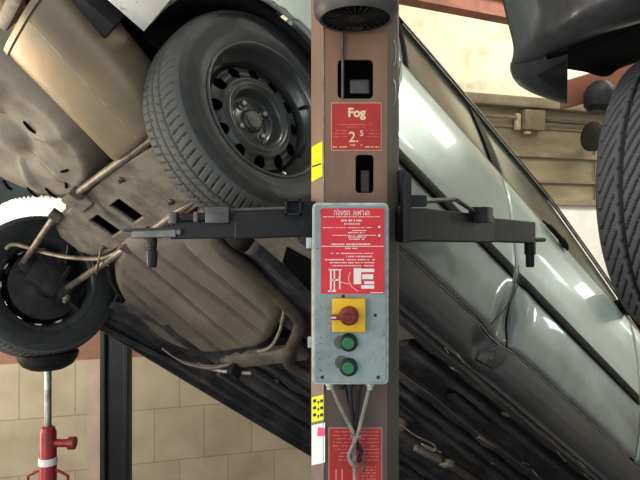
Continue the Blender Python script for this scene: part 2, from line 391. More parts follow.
# ------------------------------------------------------------------ lift post
PD = 1.25
px2 = lambda px: (px-320)/FPX*PD
pz = lambda py, d=PD: EYE-(py-240)/FPX*d
post = thing('lift_post', 'brown steel lift post in the centre with red signs on its front', 'lift post', (px2(355.5), PD, 0))
X0 = px2(355.5)
FRONT = Matrix(((1, 0, 0, 0), (0, 0, 1, 0), (0, 1, 0, 0), (0, 0, 0, 1)))
def post_local(px, py, d=PD): q = P(px, py, d); return (q.x-X0, q.z)
wl, wr = px2(323)-X0, px2(387)-X0
outer = [(wl, 0), (wr, 0), (wr, 2.75), (wl, 2.75)]
def hole(pa, ya, pb, yb, r):
    x0, z1 = post_local(pa, ya); x1, z0 = post_local(pb, yb); return rrect(x0, z0, x1, z1, r)
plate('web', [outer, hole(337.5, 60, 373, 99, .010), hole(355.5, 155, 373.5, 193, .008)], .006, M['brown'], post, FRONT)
lx = px2(311)-X0; rx_ = px2(400)-X0
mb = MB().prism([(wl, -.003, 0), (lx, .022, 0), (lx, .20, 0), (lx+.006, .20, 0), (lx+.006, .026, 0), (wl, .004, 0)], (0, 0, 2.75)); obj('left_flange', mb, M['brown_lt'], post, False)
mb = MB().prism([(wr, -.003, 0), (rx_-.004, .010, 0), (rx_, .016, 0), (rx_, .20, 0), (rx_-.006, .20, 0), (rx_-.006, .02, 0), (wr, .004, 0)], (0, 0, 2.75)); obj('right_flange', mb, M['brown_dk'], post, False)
mb = MB().tube([(wl+.001, -.004, 0), (wl+.001, -.004, 2.75)], .0016, 6); obj('bright_edge', mb, M['edge'], post)  # pale tube painted in as the highlight on the flange lip
mb = MB().box(((lx+rx_)/2, .197, 1.375), (rx_-lx-.014, .006, 2.75)); obj('back_plate', mb, M['black'], post, False)
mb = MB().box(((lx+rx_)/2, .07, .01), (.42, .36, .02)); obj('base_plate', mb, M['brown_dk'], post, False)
# hoisting screw and carriage seen through the openings
x1, z1 = post_local(342.5, 60)
mb = MB().tube([(x1, .0-.010, pz(20)), (x1, -.010, pz(99.5))], .0032, 8); obj('lift_rod', mb, M['arm_lt'], post)
xx, zz = post_local(361, 82); mb = MB().box((xx, .045, zz), (.045, .02, .032), bev=.003); obj('locking_plate', mb, M['arm_lt'], post, False)
xx, zz = post_local(366, 180); mb = MB().box((xx, .04, zz), (.02, .02, .05), bev=.002); obj('locking_plate', mb, M['pipe'], post, False)
# oval weld marks on right flange
for py in (52, 92):
    xx, zz = post_local(394, py); mb = MB().tube(smooth_path([(xx+.012*cos(a_)*.45, .006, zz+.028*sin(a_)) for a_ in [i*pi/6 for i in range(13)]], 2), .0018, 6)
    obj('weld_ring', mb, M['edge'], post)
# motor on top
mt = P(356, 20, 1.165)
ml = Vector((mt.x-X0, 1.165-PD, 0)); zb = EYE-(13.5-240)/FPX*1.165
R_ = 42.5/FPX*1.165
mb = MB().lathe((ml.x, ml.y, zb), (0, 0, 1), [(-.012, R_*.80), (-.014, R_*.86), (-.004, R_*.97), (.008, R_), (.03, R_), (.034, R_*.95), (.20, R_*.95), (.24, R_*.7), (.245, 0)], 56)
mot = obj('motor_housing', mb, M['motor'], post)
mb = MB()
for i in range(26):
    a_ = 2*pi*i/26; c_, s_ = cos(a_), sin(a_)
    mb.box((ml.x+c_*R_*.50, ml.y+s_*R_*.50, zb-.008), (R_*.60, .0022, .006), rz=a_)
mb.lathe((ml.x, ml.y, zb-.012), (0, 0, 1), [(0, 0), (0, R_*.2), (.01, R_*.22)], 24)
obj('fan_grille', mb, M['arm'], mot, False)
mb = MB().lathe((ml.x, ml.y, zb-.001), (0, 0, 1), [(0, 0), (0, R_*.81)], 40); obj('fan_recess', mb, M['black'], mot, False)
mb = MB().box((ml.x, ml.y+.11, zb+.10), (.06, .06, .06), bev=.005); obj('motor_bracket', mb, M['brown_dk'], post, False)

# signs and stickers on the post
def fmat(px, py, d=PD, y=-.0045): q = P(px, py, d); return Matrix.Translation((q.x-X0, y, q.z)) @ Matrix.Rotation(pi/2, 4, 'X')
sx0, sz1 = post_local(331, 103); sx1, sz0 = post_local(381.5, 151)
g = plate('sign', [rrect(sx0, sz0, sx1, sz1, .001, 2)], .0012, M['signborder'], post, Matrix.Translation((0, -.0036, 0)) @ FRONT, label='upper red sign with yellow lettering')
plate('sign_face', [rrect(sx0+.002, sz0+.002, sx1-.002, sz1-.002, .001, 2)], .0012, M['red_old'], g, Matrix.Translation((0, -.0044, 0)) @ FRONT)
text_mesh('lettering', 'Fog', .0265, M['cream'], g, fmat(356.5, 113.5, y=-.0056), .0011)
text_mesh('lettering', '2.', .032, M['cream'], g, fmat(353.5, 138, y=-.0056), .0003)
text_mesh('lettering', '5', .017, M['cream'], g, fmat(361.5, 134, y=-.0056), .0003)
def strips(mb, x0, x1, z, h, y, seed, dens=.8, lo=.0012, hi=.0035):
    r = random.Random(seed); x = x0
    while x < x1:
        wd = r.uniform(lo, hi); wd = min(wd, x1-x)
        if r.random() < dens:
            hh = h*r.uniform(.6, 1.1)
            mb.add([(x, y, z-hh/2), (x+wd, y, z-hh/2), (x+wd, y, z+hh/2), (x, y, z+hh/2)], [(0, 1, 2, 3)])
        x += wd+r.uniform(.0004, .001)
mb = MB()
for py, a_, b_, s_ in ((125, 338, 372, 1), (131, 333, 347, 2), (134, 333, 347, 3), (137, 334, 347, 4), (131, 366, 379, 5), (134, 367, 379, 6), (137, 367, 379, 7), (127.5, 345, 365, 8)):
    strips(mb, post_local(a_, py)[0], post_local(b_, py)[0], post_local(0, py)[1], .0016, -.0053, s_)
obj('small_print', mb, M['pink'], g, False)
mb = MB()
for py, a_, b_, s_ in ((147.3, 333, 347, 11), (147.3, 365, 379, 12), (145.5, 350, 362, 13)):
    strips(mb, post_local(a_, py)[0], post_local(b_, py)[0], post_local(0, py)[1], .003, -.0053, s_)
obj('small_print', mb, M['cream'], g, False)
sx0, sz1 = post_local(328.5, 427); sx1, sz0 = post_local(382, 502)
g = plate('sign', [rrect(sx0, sz0, sx1, sz1, .001, 2)], .0012, M['signborder'], post, Matrix.Translation((0, -.0036, 0)) @ FRONT, label='lower red sign half hidden by cables')
plate('sign_face', [rrect(sx0+.0018, sz0+.0018, sx1-.0018, sz1-.0018, .001, 2)], .0012, M['red_old'], g, Matrix.Translation((0, -.0044, 0)) @ FRONT)
mb = MB(); r = random.Random(4)
for k, py in enumerate((431, 434.5, 438, 441.5, 445, 448.5, 452, 455.5, 459)):
    strips(mb, post_local(332 + r.uniform(0, 8), py)[0], post_local(379, py)[0], post_local(0, py)[1], .0022, -.0053, 30+k)
for k in range(9): strips(mb, post_local(362, 0)[0], post_local(376, 0)[0], post_local(0, 466+k*3)[1], .003, -.0053, 60+k)
for x_ in (336, 342): mb.box((post_local(x_, 0)[0], -.0052, post_local(0, 480)[1]), (.003, .0006, .05))
obj('small_print', mb, M['pink'], g, False)
# chamfer stickers
def cham(ya, yb, m, name, label=None, xa=311.6, xb=322.4, tilt=0):
    # on the angled left face between (wl,-.003) and (lx,.022)
    def q(px, py):
        t_ = (px-311)/(323-311); d_ = PD+.022*(1-t_)-.003*t_-.0012
        return P(px, py, d_)-Vector((X0, PD, 0))
    mb = MB().add([q(xa, yb+tilt), q(xb, yb-tilt), q(xb, ya-tilt), q(xa, ya+tilt)], [(0, 1, 2, 3)])
    o = obj(name, mb, m, post, False, label=label)
    return o, q
o, q = cham(144, 179, M['stickery'], 'sticker', 'plain yellow sticker', tilt=3)
mb = MB().add([q(312, 166), q(321, 163), q(321, 164.4), q(312, 167.4)], [(0, 1, 2, 3)])
for v in range(4): mb.v[v] = (mb.v[v][0], mb.v[v][1]-.001, mb.v[v][2])
obj('print', mb, M['black'], o, False)
o, q = cham(396, 421, M['stickery'], 'sticker', 'yellow and black warning sticker', tilt=1.5, xb=324)
mb = MB()
for k, (a_, b_) in enumerate(((313, 316), (317.5, 319), (320, 323))):
    for j in range(3):
        y_ = 399+j*7+(k % 2)*1.5; mb.add([q(a_, y_+3.5)+Vector((0, -.001, 0)), q(b_, y_+3)+Vector((0, -.001, 0)), q(b_, y_)+Vector((0, -.001, 0)), q(a_, y_+.5)+Vector((0, -.001, 0))], [(0, 1, 2, 3)])
obj('print', mb, M['black'], o, False)
o, q = cham(424, 464, M['stickerw'], 'sticker', 'white sticker with pink mark', tilt=1.5, xb=325)
mb = MB().add([q(317, 436), q(324.5, 436), q(324.5, 428), q(318, 427)], [(0, 1, 2, 3)])
mb.v = [(a_, b_-.001, c_) for a_, b_, c_ in mb.v]; obj('print', mb, M['magenta'], o, False)

# ------------------------------------------------------------------ control box
BD = 1.17
bq = P(349.5, 294, BD)
box = thing('control_box', 'grey control box with yellow rotary switch mounted on the lift post', 'control box', (bq.x, BD, bq.z))
k_ = BD/FPX
def bl(px, py): return ((px-349.5)*k_, -(py-294)*k_)
def BM(y): return Matrix.Translation((0, y, 0)) @ FRONT
def bpts(a, b, c, d, r): x0, z1 = bl(a, b); x1, z0 = bl(c, d); return rrect(x0, z0, x1, z1, r, 6)
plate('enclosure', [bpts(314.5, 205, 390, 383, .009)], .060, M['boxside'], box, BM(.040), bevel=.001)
plate('rim', [bpts(313, 203.5, 388, 384, .009)], .006, M['boxrim'], box, BM(.006), bevel=.0015)
plate('door', [bpts(315, 206, 385.5, 382, .007)], .006, M['box'], box, BM(.001), bevel=.001)
lab = plate('sign', [bpts(321, 208.5, 384, 293.5, .002)], .0008, M['red'], box, BM(-.0046), label='red instruction sign with white lettering')
mb = MB()
Yt = -.0054
def bar(px0, py0, px1, py1, y=Yt):
    x0, z1 = bl(px0, py0); x1, z0 = bl(px1, py1)
    mb.add([(x0, y, z0), (x1, y, z0), (x1, y, z1), (x0, y, z1)], [(0, 1, 2, 3)])
# heading strokes (right-to-left script, blurred in the photo)
def glyph(x, k):
    t0, b0, s = 210.6, 215.4, .8
    G = {'he': [(0, 0, 3.4, .2), (2.6, 0, 3.4, 1), (0, .42, .8, 1)], 'vav': [(.2, 0, 1.2, .2), (.5, 0, 1.3, 1)], 'resh': [(0, 0, 3, .2), (2.2, 0, 3, 1)],
         'alef': [(0, .0, .9, .45), (.8, .3, 2.6, .65), (2.6, .5, 3.4, 1), (2.5, 0, 3.3, .4), (.2, .55, 1, 1)], 'tav': [(.6, 0, 3.4, .2), (2.6, 0, 3.4, 1), (.8, 0, 1.5, 1), (0, .8, 1.2, 1)],
         'pe': [(0, 0, 3.2, .2), (2.4, 0, 3.2, 1), (0, .82, 3, 1), (0, .1, .8, .5), (.5, .4, 1.6, .55)], 'ayin': [(0, 0, .8, .7), (2.5, 0, 3.3, .8), (.3, .65, 2.8, .85), (0, .8, 1.2, 1)],
         'lamed': [(0, -.35, .8, .2), (0, .05, 2.8, .25), (2, .2, 2.8, .6), (1, .6, 2.2, 1)]}
    for a_, b_, c_, d_ in G[k]: bar(x+a_*s, t0+(b0-t0)*b_, x+c_*s, t0+(b0-t0)*d_)
xx = 334.0
for k in ('he', 'lamed', 'ayin', 'pe', 'he', None, 'tav', 'vav', 'alef', 'resh', 'vav', 'he'):
    if k is None: xx += 2.2; continue
    glyph(xx, k); xx += 1.9 if k == 'vav' else 3.3
def row(py, a_, b_, h, seed, dens=.9):
    strips(mb, bl(a_, 0)[0], bl(b_, 0)[0], bl(0, py)[1], h*k_, Yt, seed, dens, .0010, .0028)
for i, (py, a_, b_, h) in enumerate(((220.6, 341, 362, 2.2), (224, 344, 360, 1.4), (230.5, 352, 366, 1.2), (232.6, 348, 366, 1.2), (237.0, 348, 366, 1.2), (239.2, 349, 366, 1.2),
        (244.2, 330, 370, 1.6), (248.3, 345, 357, 1.6), (253.3, 331, 373, 1.2), (256.4, 346, 372, 1.4), (259.6, 325, 375, 1.4), (262.6, 330, 374, 1.2), (265.6, 332, 374, 1.1),
        (216.9, 323, 380, .9), (227.7, 323, 372, .9), (235.3, 332, 377, .9))):
    row(py, a_, b_, h, 100+i)
bar(321.3, 245.9, 383.6, 246.6)
for py in (227, 235.5):
    x_, z_ = bl(379, py); mb.lathe((x_, Yt, z_), (0, 1, 0), [(0, 0), (0, .0025)], 14)
# little drawing of the lift, lower half
for a in ((330, 270, 331.6, 291), (333.6, 270, 335, 290), (339, 270, 340.4, 289), (328.5, 269, 342, 270.2), (328, 290, 336, 291.6), (331, 279, 340, 280.6)): bar(*a)
mb.tube([(bl(a_, b_)[0], Yt, bl(a_, b_)[1]) for a_, b_ in ((350, 272), (348.5, 277), (349, 282), (352, 287), (358, 291))], .0007, 5)
mb.tube([(bl(a_, b_)[0], Yt, bl(a_, b_)[1]) for a_, b_ in ((338, 277), (341, 282), (349, 284))], .0006, 5)
for a in ((353.5, 268, 361, 284), (361, 268.5, 374, 272), (362, 274, 373, 279), (364, 281, 374, 284), (361, 285, 374, 288.5)): bar(*a)
bar(370, 292.0, 383, 292.8)
obj('lettering', mb, M['white'], lab, False)
# rotary switch
x_, z_ = bl(348.5, 314.5)
sw = obj('switch_plate', MB().box((x_, -.010, z_), (.067, .016, .067), bev=.003), M['yellow'], box)
mb = MB().lathe((x_, -.018, z_), (0, -1, 0), [(0, 0), (0, .020), (.006, .019), (.007, .0165), (.016, .0155), (.018, .013), (.018, 0)], 32)
mb.box((x_-.012, -.034, z_-.0008), (.048, .016, .010), bev=.002)
obj('knob', mb, M['knob'], sw)
mb = MB().box((x_-.031, -.0425, z_-.0008), (.009, .0012, .003)); obj('pointer', mb, M['white'], sw, False)
for px in (345.6, 345.6):
    pass
for px, py, lb in ((348.5, 342, 'upper green button'), (348.5, 366.5, 'lower green button')):
    x_, z_ = bl(px, py)
    rg = obj('push_button', MB().lathe((x_, -.003, z_), (0, -1, 0), [(0, .0185), (.004, .0185), (.005, .0165), (.012, .0155), (.013, .0125), (.011, .012), (.011, 0)], 32), M['greend'], box, label=lb)
    obj('button_cap', MB().lathe((x_-.001, -.012, z_), (0, -1, 0), [(0, .0122), (.006, .012), (.0075, .0105), (.0075, 0)], 28), M['green'], rg)
# scuffs where paint wore off, screws
for px, py in ((375, 315), (322, 212), (322, 377), (378, 377), (343, 296)):
    x_, z_ = bl(px, py); obj('screw', MB().lathe((x_, -.003, z_), (0, -1, 0), [(0, .0035), (.0015, .003), (.002, 0)], 12), M['black'], box)
for a in ((337, 342, 340, 7), (338, 362, 341, 9)):
    x_, z_ = bl(a[0]+3.5, a[1]); obj('worn_patch', MB().lathe((x_, -.0032, z_), (0, -1, 0), [(0, .014), (.0004, .0135), (.0004, 0)], 18), M['motor'], box)
r = random.Random(9); mb = MB()
for k in range(60):
    px, py = (r.uniform(316, 384), r.uniform(297, 381)) if k % 3 else (r.choice((317, 384)) + r.uniform(-1, 1), r.uniform(208, 380))
    if 331 < px < 366 and 298 < py < 380: px = 331-(px-331)*.35
    if px < 317: px = 318
    x_, z_ = bl(px, py); n_ = r.randint(5, 8); q_ = r.uniform(.0006, .0019)
    o_ = len(mb.v); mb.v += [(x_+q_*r.uniform(.5, 1.3)*cos(2*pi*i/n_), -.0033, z_+q_*r.uniform(.4, 1.2)*sin(2*pi*i/n_)) for i in range(n_)]; mb.f.append(tuple(range(o_, o_+n_)))
o = obj('paint_chips', mb, M['pipe'], box, False); o['kind'] = 'stuff'
for a, b in ((309, 243), (310.5, 343)):
    x_, z_ = bl(a, b); obj('hinge', MB().box((x_, .012, z_), (.012, .012, .022), bev=.001), M['boxrim'], box)
# cables out of the bottom
def cable(pts, r, m, lb=None):
    pp = [P(a_, b_, c_)-Vector(box.location) for a_, b_, c_ in pts]
    obj('cable', MB().tube(smooth_path(pp, 6), r, 8), m, box, label=lb)
for px in (330, 341, 350, 359, 370):
    q = P(px, 385.5, 1.20)-Vector(box.location); obj('cable_gland', MB().lathe(q+Vector((0, 0, .012)), (0, 0, -1), [(0, .009), (.012, .009), (.014, .007), (.02, .0065)], 12), M['black'] if 335 < px < 365 else M['boxrim'], box)
cable([(331, 384, 1.20), (338, 402, 1.20), (348, 422, 1.21), (354, 436, 1.21), (354, 455, 1.215), (355, 482, 1.22), (356, 560, 1.22)], .0042, M['cable'], 'light grey cable')
cable([(370, 384, 1.20), (366, 402, 1.20), (361, 422, 1.21), (357, 436, 1.205), (352, 448, 1.205), (349, 456, 1.21), (352, 464, 1.21), (358, 466, 1.215)], .0042, M['cable'], 'light grey cable tied in a loop')
cable([(343, 384, 1.215), (347, 402, 1.22), (352, 420, 1.22), (355, 436, 1.225), (358, 448, 1.225), (364, 462, 1.225), (362, 472, 1.225)], .0038, M['pipe'])
cable([(350, 384, 1.21), (351, 402, 1.215), (353, 420, 1.22), (356, 440, 1.22), (361, 452, 1.225), (358, 462, 1.225)], .0048, M['cabled'])
cable([(359, 384, 1.21), (358, 402, 1.215), (356, 422, 1.22), (355, 440, 1.222), (351, 458, 1.225)], .0045, M['cabled'])
cable([(346, 384, 1.22), (349, 404, 1.225), (352, 416, 1.225), (354, 432, 1.225)], .006, M['cabled'])
q = P(355.5, 435.5, 1.208)-Vector(box.location)
obj('cable_tie', MB().box(q, (.022, .014, .005), bev=.001), M['cable'], box)

# ------------------------------------------------------------------ lift arms
def beam4(mb, a, b, ha, hb, da, db):
    """tapered beam from a to b (front-top-edge corners): heights ha/hb down, depth da/db back along +Y-ish"""
    a = Vector(a); b = Vector(b); dr = (b-a); n = Vector((-dr.y, dr.x, 0)).normalized()
    if n.y < 0: n = -n
    z = Vector((0, 0, 1))
    vs = [a, a-z*ha, a-z*ha+n*da, a+n*da, b, b-z*hb, b-z*hb+n*db, b+n*db]
    return mb.add(vs, [(0, 1, 2, 3), (7, 6, 5, 4), (0, 4, 5, 1), (1, 5, 6, 2), (2, 6, 7, 3), (3, 7, 4, 0)])
def arm_part(name, label, pt, par):
    e_ = part_empty(name, par, Matrix.Translation(pt-Vector(par.location))); e_['label'] = label; return e_
lo = P(311, 222, 1.29); la = arm_part('lift_arm', 'left-hand black arm under the wheel', lo, post)
def lp(px, py, d): return P(px, py, d)-lo
obj('outer_arm', beam4(MB(), lp(313, 206, 1.26), lp(234, 211, 1.25), .066, .062, .05, .05), M['arm'], la, False, bevel=.004)
obj('inner_arm', beam4(MB(), lp(236, 213, 1.252), lp(170, 218, 1.25), .055, .046, .04, .04), M['arm'], la, False, bevel=.003)
obj('end_plate', beam4(MB(), lp(176, 229, 1.245), lp(131, 231, 1.25), .018, .016, .05, .045), M['arm_lt'], la, False, bevel=.002)
obj('end_lip', beam4(MB(), lp(178, 226.5, 1.25), lp(124, 229, 1.265), .006, .006, .05, .04), M['arm'], la, False, bevel=.001)
obj('locking_rod', MB().tube([lp(228, 210, 1.252), lp(290, 208, 1.252)], .0036, 8), M['arm_lt'], la)
obj('locking_block', MB().box(lp(218, 215, 1.25), (.052, .03, .036), bev=.004), M['arm_lt'], la)
obj('locking_rod', MB().tube([lp(182, 218, 1.25), lp(206, 217, 1.25)], .010, 10), M['arm'], la)
obj('stop_block', MB().box(lp(174, 218, 1.25), (.018, .03, .026), bev=.003), M['arm_lt'], la)
obj('spacer', MB().box(lp(197, 217, 1.252), (.01, .03, .022), bev=.002), M['pipe'], la)
mb = MB(); c = lp(293.5, 207.5, 1.245)
for dx, dz, sx, sz in ((-.015, 0, .004, .034), (.015, 0, .004, .034), (0, .015, .034, .004), (0, -.015, .034, .004)): mb.box(c+Vector((dx, 0, dz)), (sx, .036, sz))
mb.box(c+Vector((0, .012, 0)), (.03, .004, .03)); obj('square_socket', mb, M['arm'], la, False)
q = lp(152, 240, 1.26)
obj('lift_pad', MB().lathe(q, (0, 0, -1), [(-.01, .008), (0, .011), (.016, .011), (.017, .0095), (.022, .0095), (.023, .012), (.055, .011), (.06, .009), (.06, 0)], 18), M['arm'], la)
obj('bolt', MB().lathe(lp(179, 232, 1.245), (0, -1, 0), [(0, .006), (.006, .006), (.006, 0)], 6), M['arm_lt'], la)
obj('pivot_bracket', MB().box(lp(309, 222, 1.285), (.03, .05, .09), bev=.003), M['arm'], la)

lo2 = P(402, 222, 1.29); ra = arm_part('lift_arm', 'right-hand black arm in front of the car door', lo2, post)
def rp(px, py, d): return P(px, py, d)-lo2
obj('outer_arm', beam4(MB(), rp(405, 205.5, 1.24), rp(495, 216, 1.58), .077, .073, .06, .06), M['arm'], ra, False, bevel=.004)
obj('inner_arm', beam4(MB(), rp(490, 217.5, 1.57), rp(536, 222, 1.76), .066, .065, .05, .05), M['arm'], ra, False, bevel=.004)
obj('pivot_plate', MB().box(rp(405, 209, 1.24), (.018, .07, .145), bev=.003), M['arm'], ra)
obj('pivot_plate', MB().box(rp(402, 182, 1.24), (.013, .05, .05), bev=.002, ry=-.12), M['arm'], ra)
obj('locking_block', MB().box(rp(417, 201, 1.24), (.038, .03, .024), bev=.003), M['arm'], ra)
obj('locking_rod', MB().tube([rp(424, 201, 1.26), rp(455, 199.5, 1.40), rp(458, 201, 1.40), rp(473, 211, 1.47)], .0055, 8), M['arm_lt'], ra)
obj('locking_block', MB().box(rp(481, 215, 1.50), (.052, .05, .040), bev=.003, rz=1.0), M['arm'], ra)
obj('end_pin', MB().tube([rp(534, 239.5, 1.78), rp(544, 239.5, 1.80)], .008, 10), M['arm_lt'], ra)
obj('lift_pad', MB().lathe(rp(530, 243, 1.78), (0, 0, -1), [(-.012, .012), (0, .017), (.035, .017), (.036, .013), (.07, .013), (.075, .010), (.075, 0)], 18), M['arm'], ra)

# ------------------------------------------------------------------ tyres
def tyre_mesh(name, R, wd, rr, pattern, segs=720, nt=34, m0=None, m1=None):
    """axis = local Y, centred; outer face toward -Y.  returns mesh with groove attribute"""
    prof = []   # (y, r, tread param or None)
    h = wd/2; sh = h*.80
    for i in range(nt+1):
        t = -1+2*i/nt; y = t*sh; prof.append((y, R-.006*t*t-.004*t**6, t))
    side = [(h*.88, R-.014), (h*.94, R-.024), (h*.985, R-.04), (h*1.0, R-.055), (h*.99, R-.058), (h*.995, R-.07), (h*.97, rr+.028), (h*.93, rr+.020), (h*.90, rr+.008), (h*.84, rr), (h*.70, rr-.006)]
    full = [(-y, r, None) for y, r in side[::-1]] + prof + [(y, r, None) for y, r in side]
    n = len(full); vs = []; gv = []
    for s in range(segs):
        a = 2*pi*s/segs; ca, sa = cos(a), sin(a)
        for y, r, t in full:
            g = pattern(a, t) if t is not None else 0
            r2 = r-.0065*g
            vs.append((r2*ca, y, r2*sa)); gv.append(g)
    fs = []
    for s in range(segs):
        s2 = (s+1) % segs
        for j in range(n-1): fs.append((s*n+j, s2*n+j, s2*n+j+1, s*n+j+1))
    me = bpy.data.meshes.new(name); me.from_pydata(vs, [], fs)
    at = me.attributes.new('groove', 'FLOAT', 'POINT'); at.data.foreach_set('value', gv)
    me.materials.append(m0); me.materials.append(m1)
    k = len(side)
    for i, p in enumerate(me.polygons):
        j = i % (n-1); p.use_smooth = True
        if j < k-2 or j > k+nt+1: p.material_index = 1
    return me
def pat_rib(a, t):
    for c, w_ in ((-.42, .045), (0.0, .045), (.42, .045)):
        if abs(t-c) < w_*1.1: return 1.
    at = abs(t); per = 2*pi/84
    if at > .52:
        ph = (a/per + (at-.52)*.9*(1 if t > 0 else 1)) % 1
        if ph < .15: return .85
    else:
        ph = (a/per*1.0 + t*1.6+.3) % 1
        if ph < .08 and (abs(t) > .1): return .6
    return 0.
def pat_v(a, t):
    for c, w_ in ((-.50, .04), (.50, .04)):
        if abs(t-c) < w_: return 1.
    per = 2*pi/56
    at = abs(t)
    ph = (a/per - at*5.2) % 1
    if ph < .23 and at > .04: return 1. if not (.60 < at < .66) else 0
    return 0.
RW = .29
tyre_me = tyre_mesh('tyre', RW, .172, .178, pat_rib, 720, 34, M['tyre'], M['tyre_side'])

def rim_mesh():
    bm = bmesh.new()
    # disc with holes; outer face toward -Y (y more negative = outward).
    def dish(r):
        pts = [(0, -.004), (.030, -.004), (.034, .004), (.055, .006), (.066, .002), (.083, -.028), (.095, -.034), (.108, -.030), (.125, -.022), (.145, -.016), (.153, -.004), (.158, .012)]
        for (a0, b0), (a1, b1) in zip(pts, pts[1:]):
            if r <= a1:
                t = (r-a0)/(a1-a0); t = t*t*(3-2*t); return b0+(b1-b0)*t
        return pts[-1][1]
    NA = 216; rs = [.0+.002*i for i in range(0, 80)]
    NH = 12; HR = .130; hr = .0175
    rows = []
    for r in rs:
        row = []
        for j in range(NA):
            a = 2*pi*j/NA; x, z = r*cos(a), r*sin(a)
            k = round(a/(2*pi)*NH) % NH; ha = 2*pi*k/NH; hx, hz = HR*cos(ha), HR*sin(ha)
            d = sqrt((x-hx)**2+(z-hz)**2)
            if abs(d-hr) < .0019 and d > 0: x = hx+(x-hx)/d*hr; z = hz+(z-hz)/d*hr
            row.append(bm.verts.new((x, dish(r), z)))
        rows.append(row)
    for i in range(len(rows)-1):
        for j in range(NA):
            q = [rows[i][j], rows[i][(j+1) % NA], rows[i+1][(j+1) % NA], rows[i+1][j]]
            cx = sum(v.co.x for v in q)/4; cz = sum(v.co.z for v in q)/4
            a = atan2(cz, cx); k = round(a/(2*pi)*NH); ha = 2*pi*k/NH
            if (cx-HR*cos(ha))**2+(cz-HR*sin(ha))**2 < (hr*.96)**2: continue
            try: bm.faces.new(q)
            except ValueError: pass
    bmesh.ops.remove_doubles(bm, verts=bm.verts[:], dist=1e-5)
    me = bpy.data.meshes.new('steel_rim'); bm.to_mesh(me); bm.free()
    # barrel
    mb = MB().lathe((0, -.045, 0), (0, 1, 0), [(-.034, .190), (-.037, .187), (-.034, .182), (-.026, .177), (-.012, .171), (.0, .168), (.01, .160), (.02, .157), (.06, .155), (.09, .165), (.115, .170), (.122, .182), (.125, .188)], 96)
    v = [tuple(x.co) for x in me.vertices]; f = [tuple(p.vertices) for p in me.polygons]
    o = len(v); v += mb.v; f += [tuple(i+o for i in q) for q in mb.f]
    me2 = bpy.data.meshes.new('steel_rim'); me2.from_pydata(v, [], f); me2.materials.append(M['rim'])
    for p in me2.polygons: p.use_smooth = True
    return me2
rim_me = rim_mesh()
def simple(name, mb, m):
    me = bpy.data.meshes.new(name); me.from_pydata(mb.v, [], mb.f); me.materials.append(m)
    for p in me.polygons: p.use_smooth = True
    me.set_sharp_from_angle(angle=radians(35)); return me
bolt_me = simple('wheel_bolt', MB().lathe((0, 0, 0), (0, -1, 0), [(0, .0125), (.004, .012), (.006, .0095), (.016, .009), (.019, .006), (.019, 0)], 6), M['chrome'])
cap_me = simple('hub_cap', MB().lathe((0, 0, 0), (0, -1, 0), [(0, .033), (.006, .031), (.009, .027), (.010, .022), (.010, 0)], 28), M['rim'])
drum_me = simple('brake_drum', MB().lathe((0, 0, 0), (0, 1, 0), [(-.03, .145), (0, .145), (.03, .142), (.035, .125), (.04, .10), (.055, .06), (.07, .055), (.075, 0)], 40), M['black'])
back_me = simple('backing_plate', MB().lathe((0, 0, 0), (0, 1, 0), [(0, 0), (0, .1525), (.004, .1525), (.004, 0)], 48), M['void'])  # black disc added inside the wheel to darken the rim holes
valve_me = simple('valve', MB().tube([(0, 0, 0), (0, -.02, -.004), (0, -.032, -.006)], [.005, .004, .003], 8), M['black'])
weight_me = simple('balance_weight', MB().box((0, 0, 0), (.020, .006, .012), bev=.002), M['chrome'])
hubcap_me = simple('hub_centre', MB().lathe((0, 0, 0), (0, -1, 0), [(0, .024), (.001, .0235), (.001, 0)], 24), M['arm_lt'])

def inst(name, me, parent, loc=(0, 0, 0), rot=(0, 0, 0)):
    o = bpy.data.objects.new(name, me); link_obj(o, parent); o.location = loc; o.rotation_euler = rot; return o
def wheel(name, parent, x, y, z, toe=0, camb=0, right=True, label=None):
    mtx = Matrix.Translation((x, y, z)) @ Matrix.Rotation(toe, 4, 'Z') @ Matrix.Rotation(camb, 4, 'X')
    if not right: mtx = mtx @ Matrix.Rotation(pi, 4, 'Z')
    if not right and x < 1: mtx = mtx @ Matrix.Scale(1.04, 4)
    e = part_empty(name, parent, mtx)
    if label: e['label'] = label
    inst('tyre', tyre_me, e); inst('steel_rim', rim_me, e)
    for k in range(4):
        a = pi/4+.35+k*pi/2; inst('wheel_bolt', bolt_me, e, (.050*cos(a), .007, .050*sin(a)))
    inst('hub_cap', cap_me, e, (0, .0, 0)); inst('hub_centre', hubcap_me, e, (0, -.011, 0))
    inst('brake_drum', drum_me, e, (0, .03, 0)); inst('backing_plate', back_me, e, (0, .012, 0))
    inst('valve', valve_me, e, (.118*cos(1.0)+.03, -.035, .118*sin(1.0)+.03))
    inst('balance_weight', weight_me, e, (.09*.6+.07, -.066, -.155*.82))
    return e

# ------------------------------------------------------------------ silver car
Rm = [[0.6900401968998499, -0.6570612775613093, 0.30350453734980054], [-0.5805763442137166, -0.25210789392712063, 0.7741916547981305], [-0.43217546807038043, -0.7104309166619451, -0.5554388152164158]]
Tm = [-0.7923017049833586, -0.11113673605185476, -1.8398158687609103]
car = thing('silver_car', 'silver-green sedan tilted nose-down on its side showing its underside', 'car')
mw = Matrix(((*Rm[0], Tm[0]), (-Rm[2][0], -Rm[2][1], -Rm[2][2], -Tm[2]), (*Rm[1], Tm[1]+EYE), (0, 0, 0, 1)))
car.matrix_world = mw

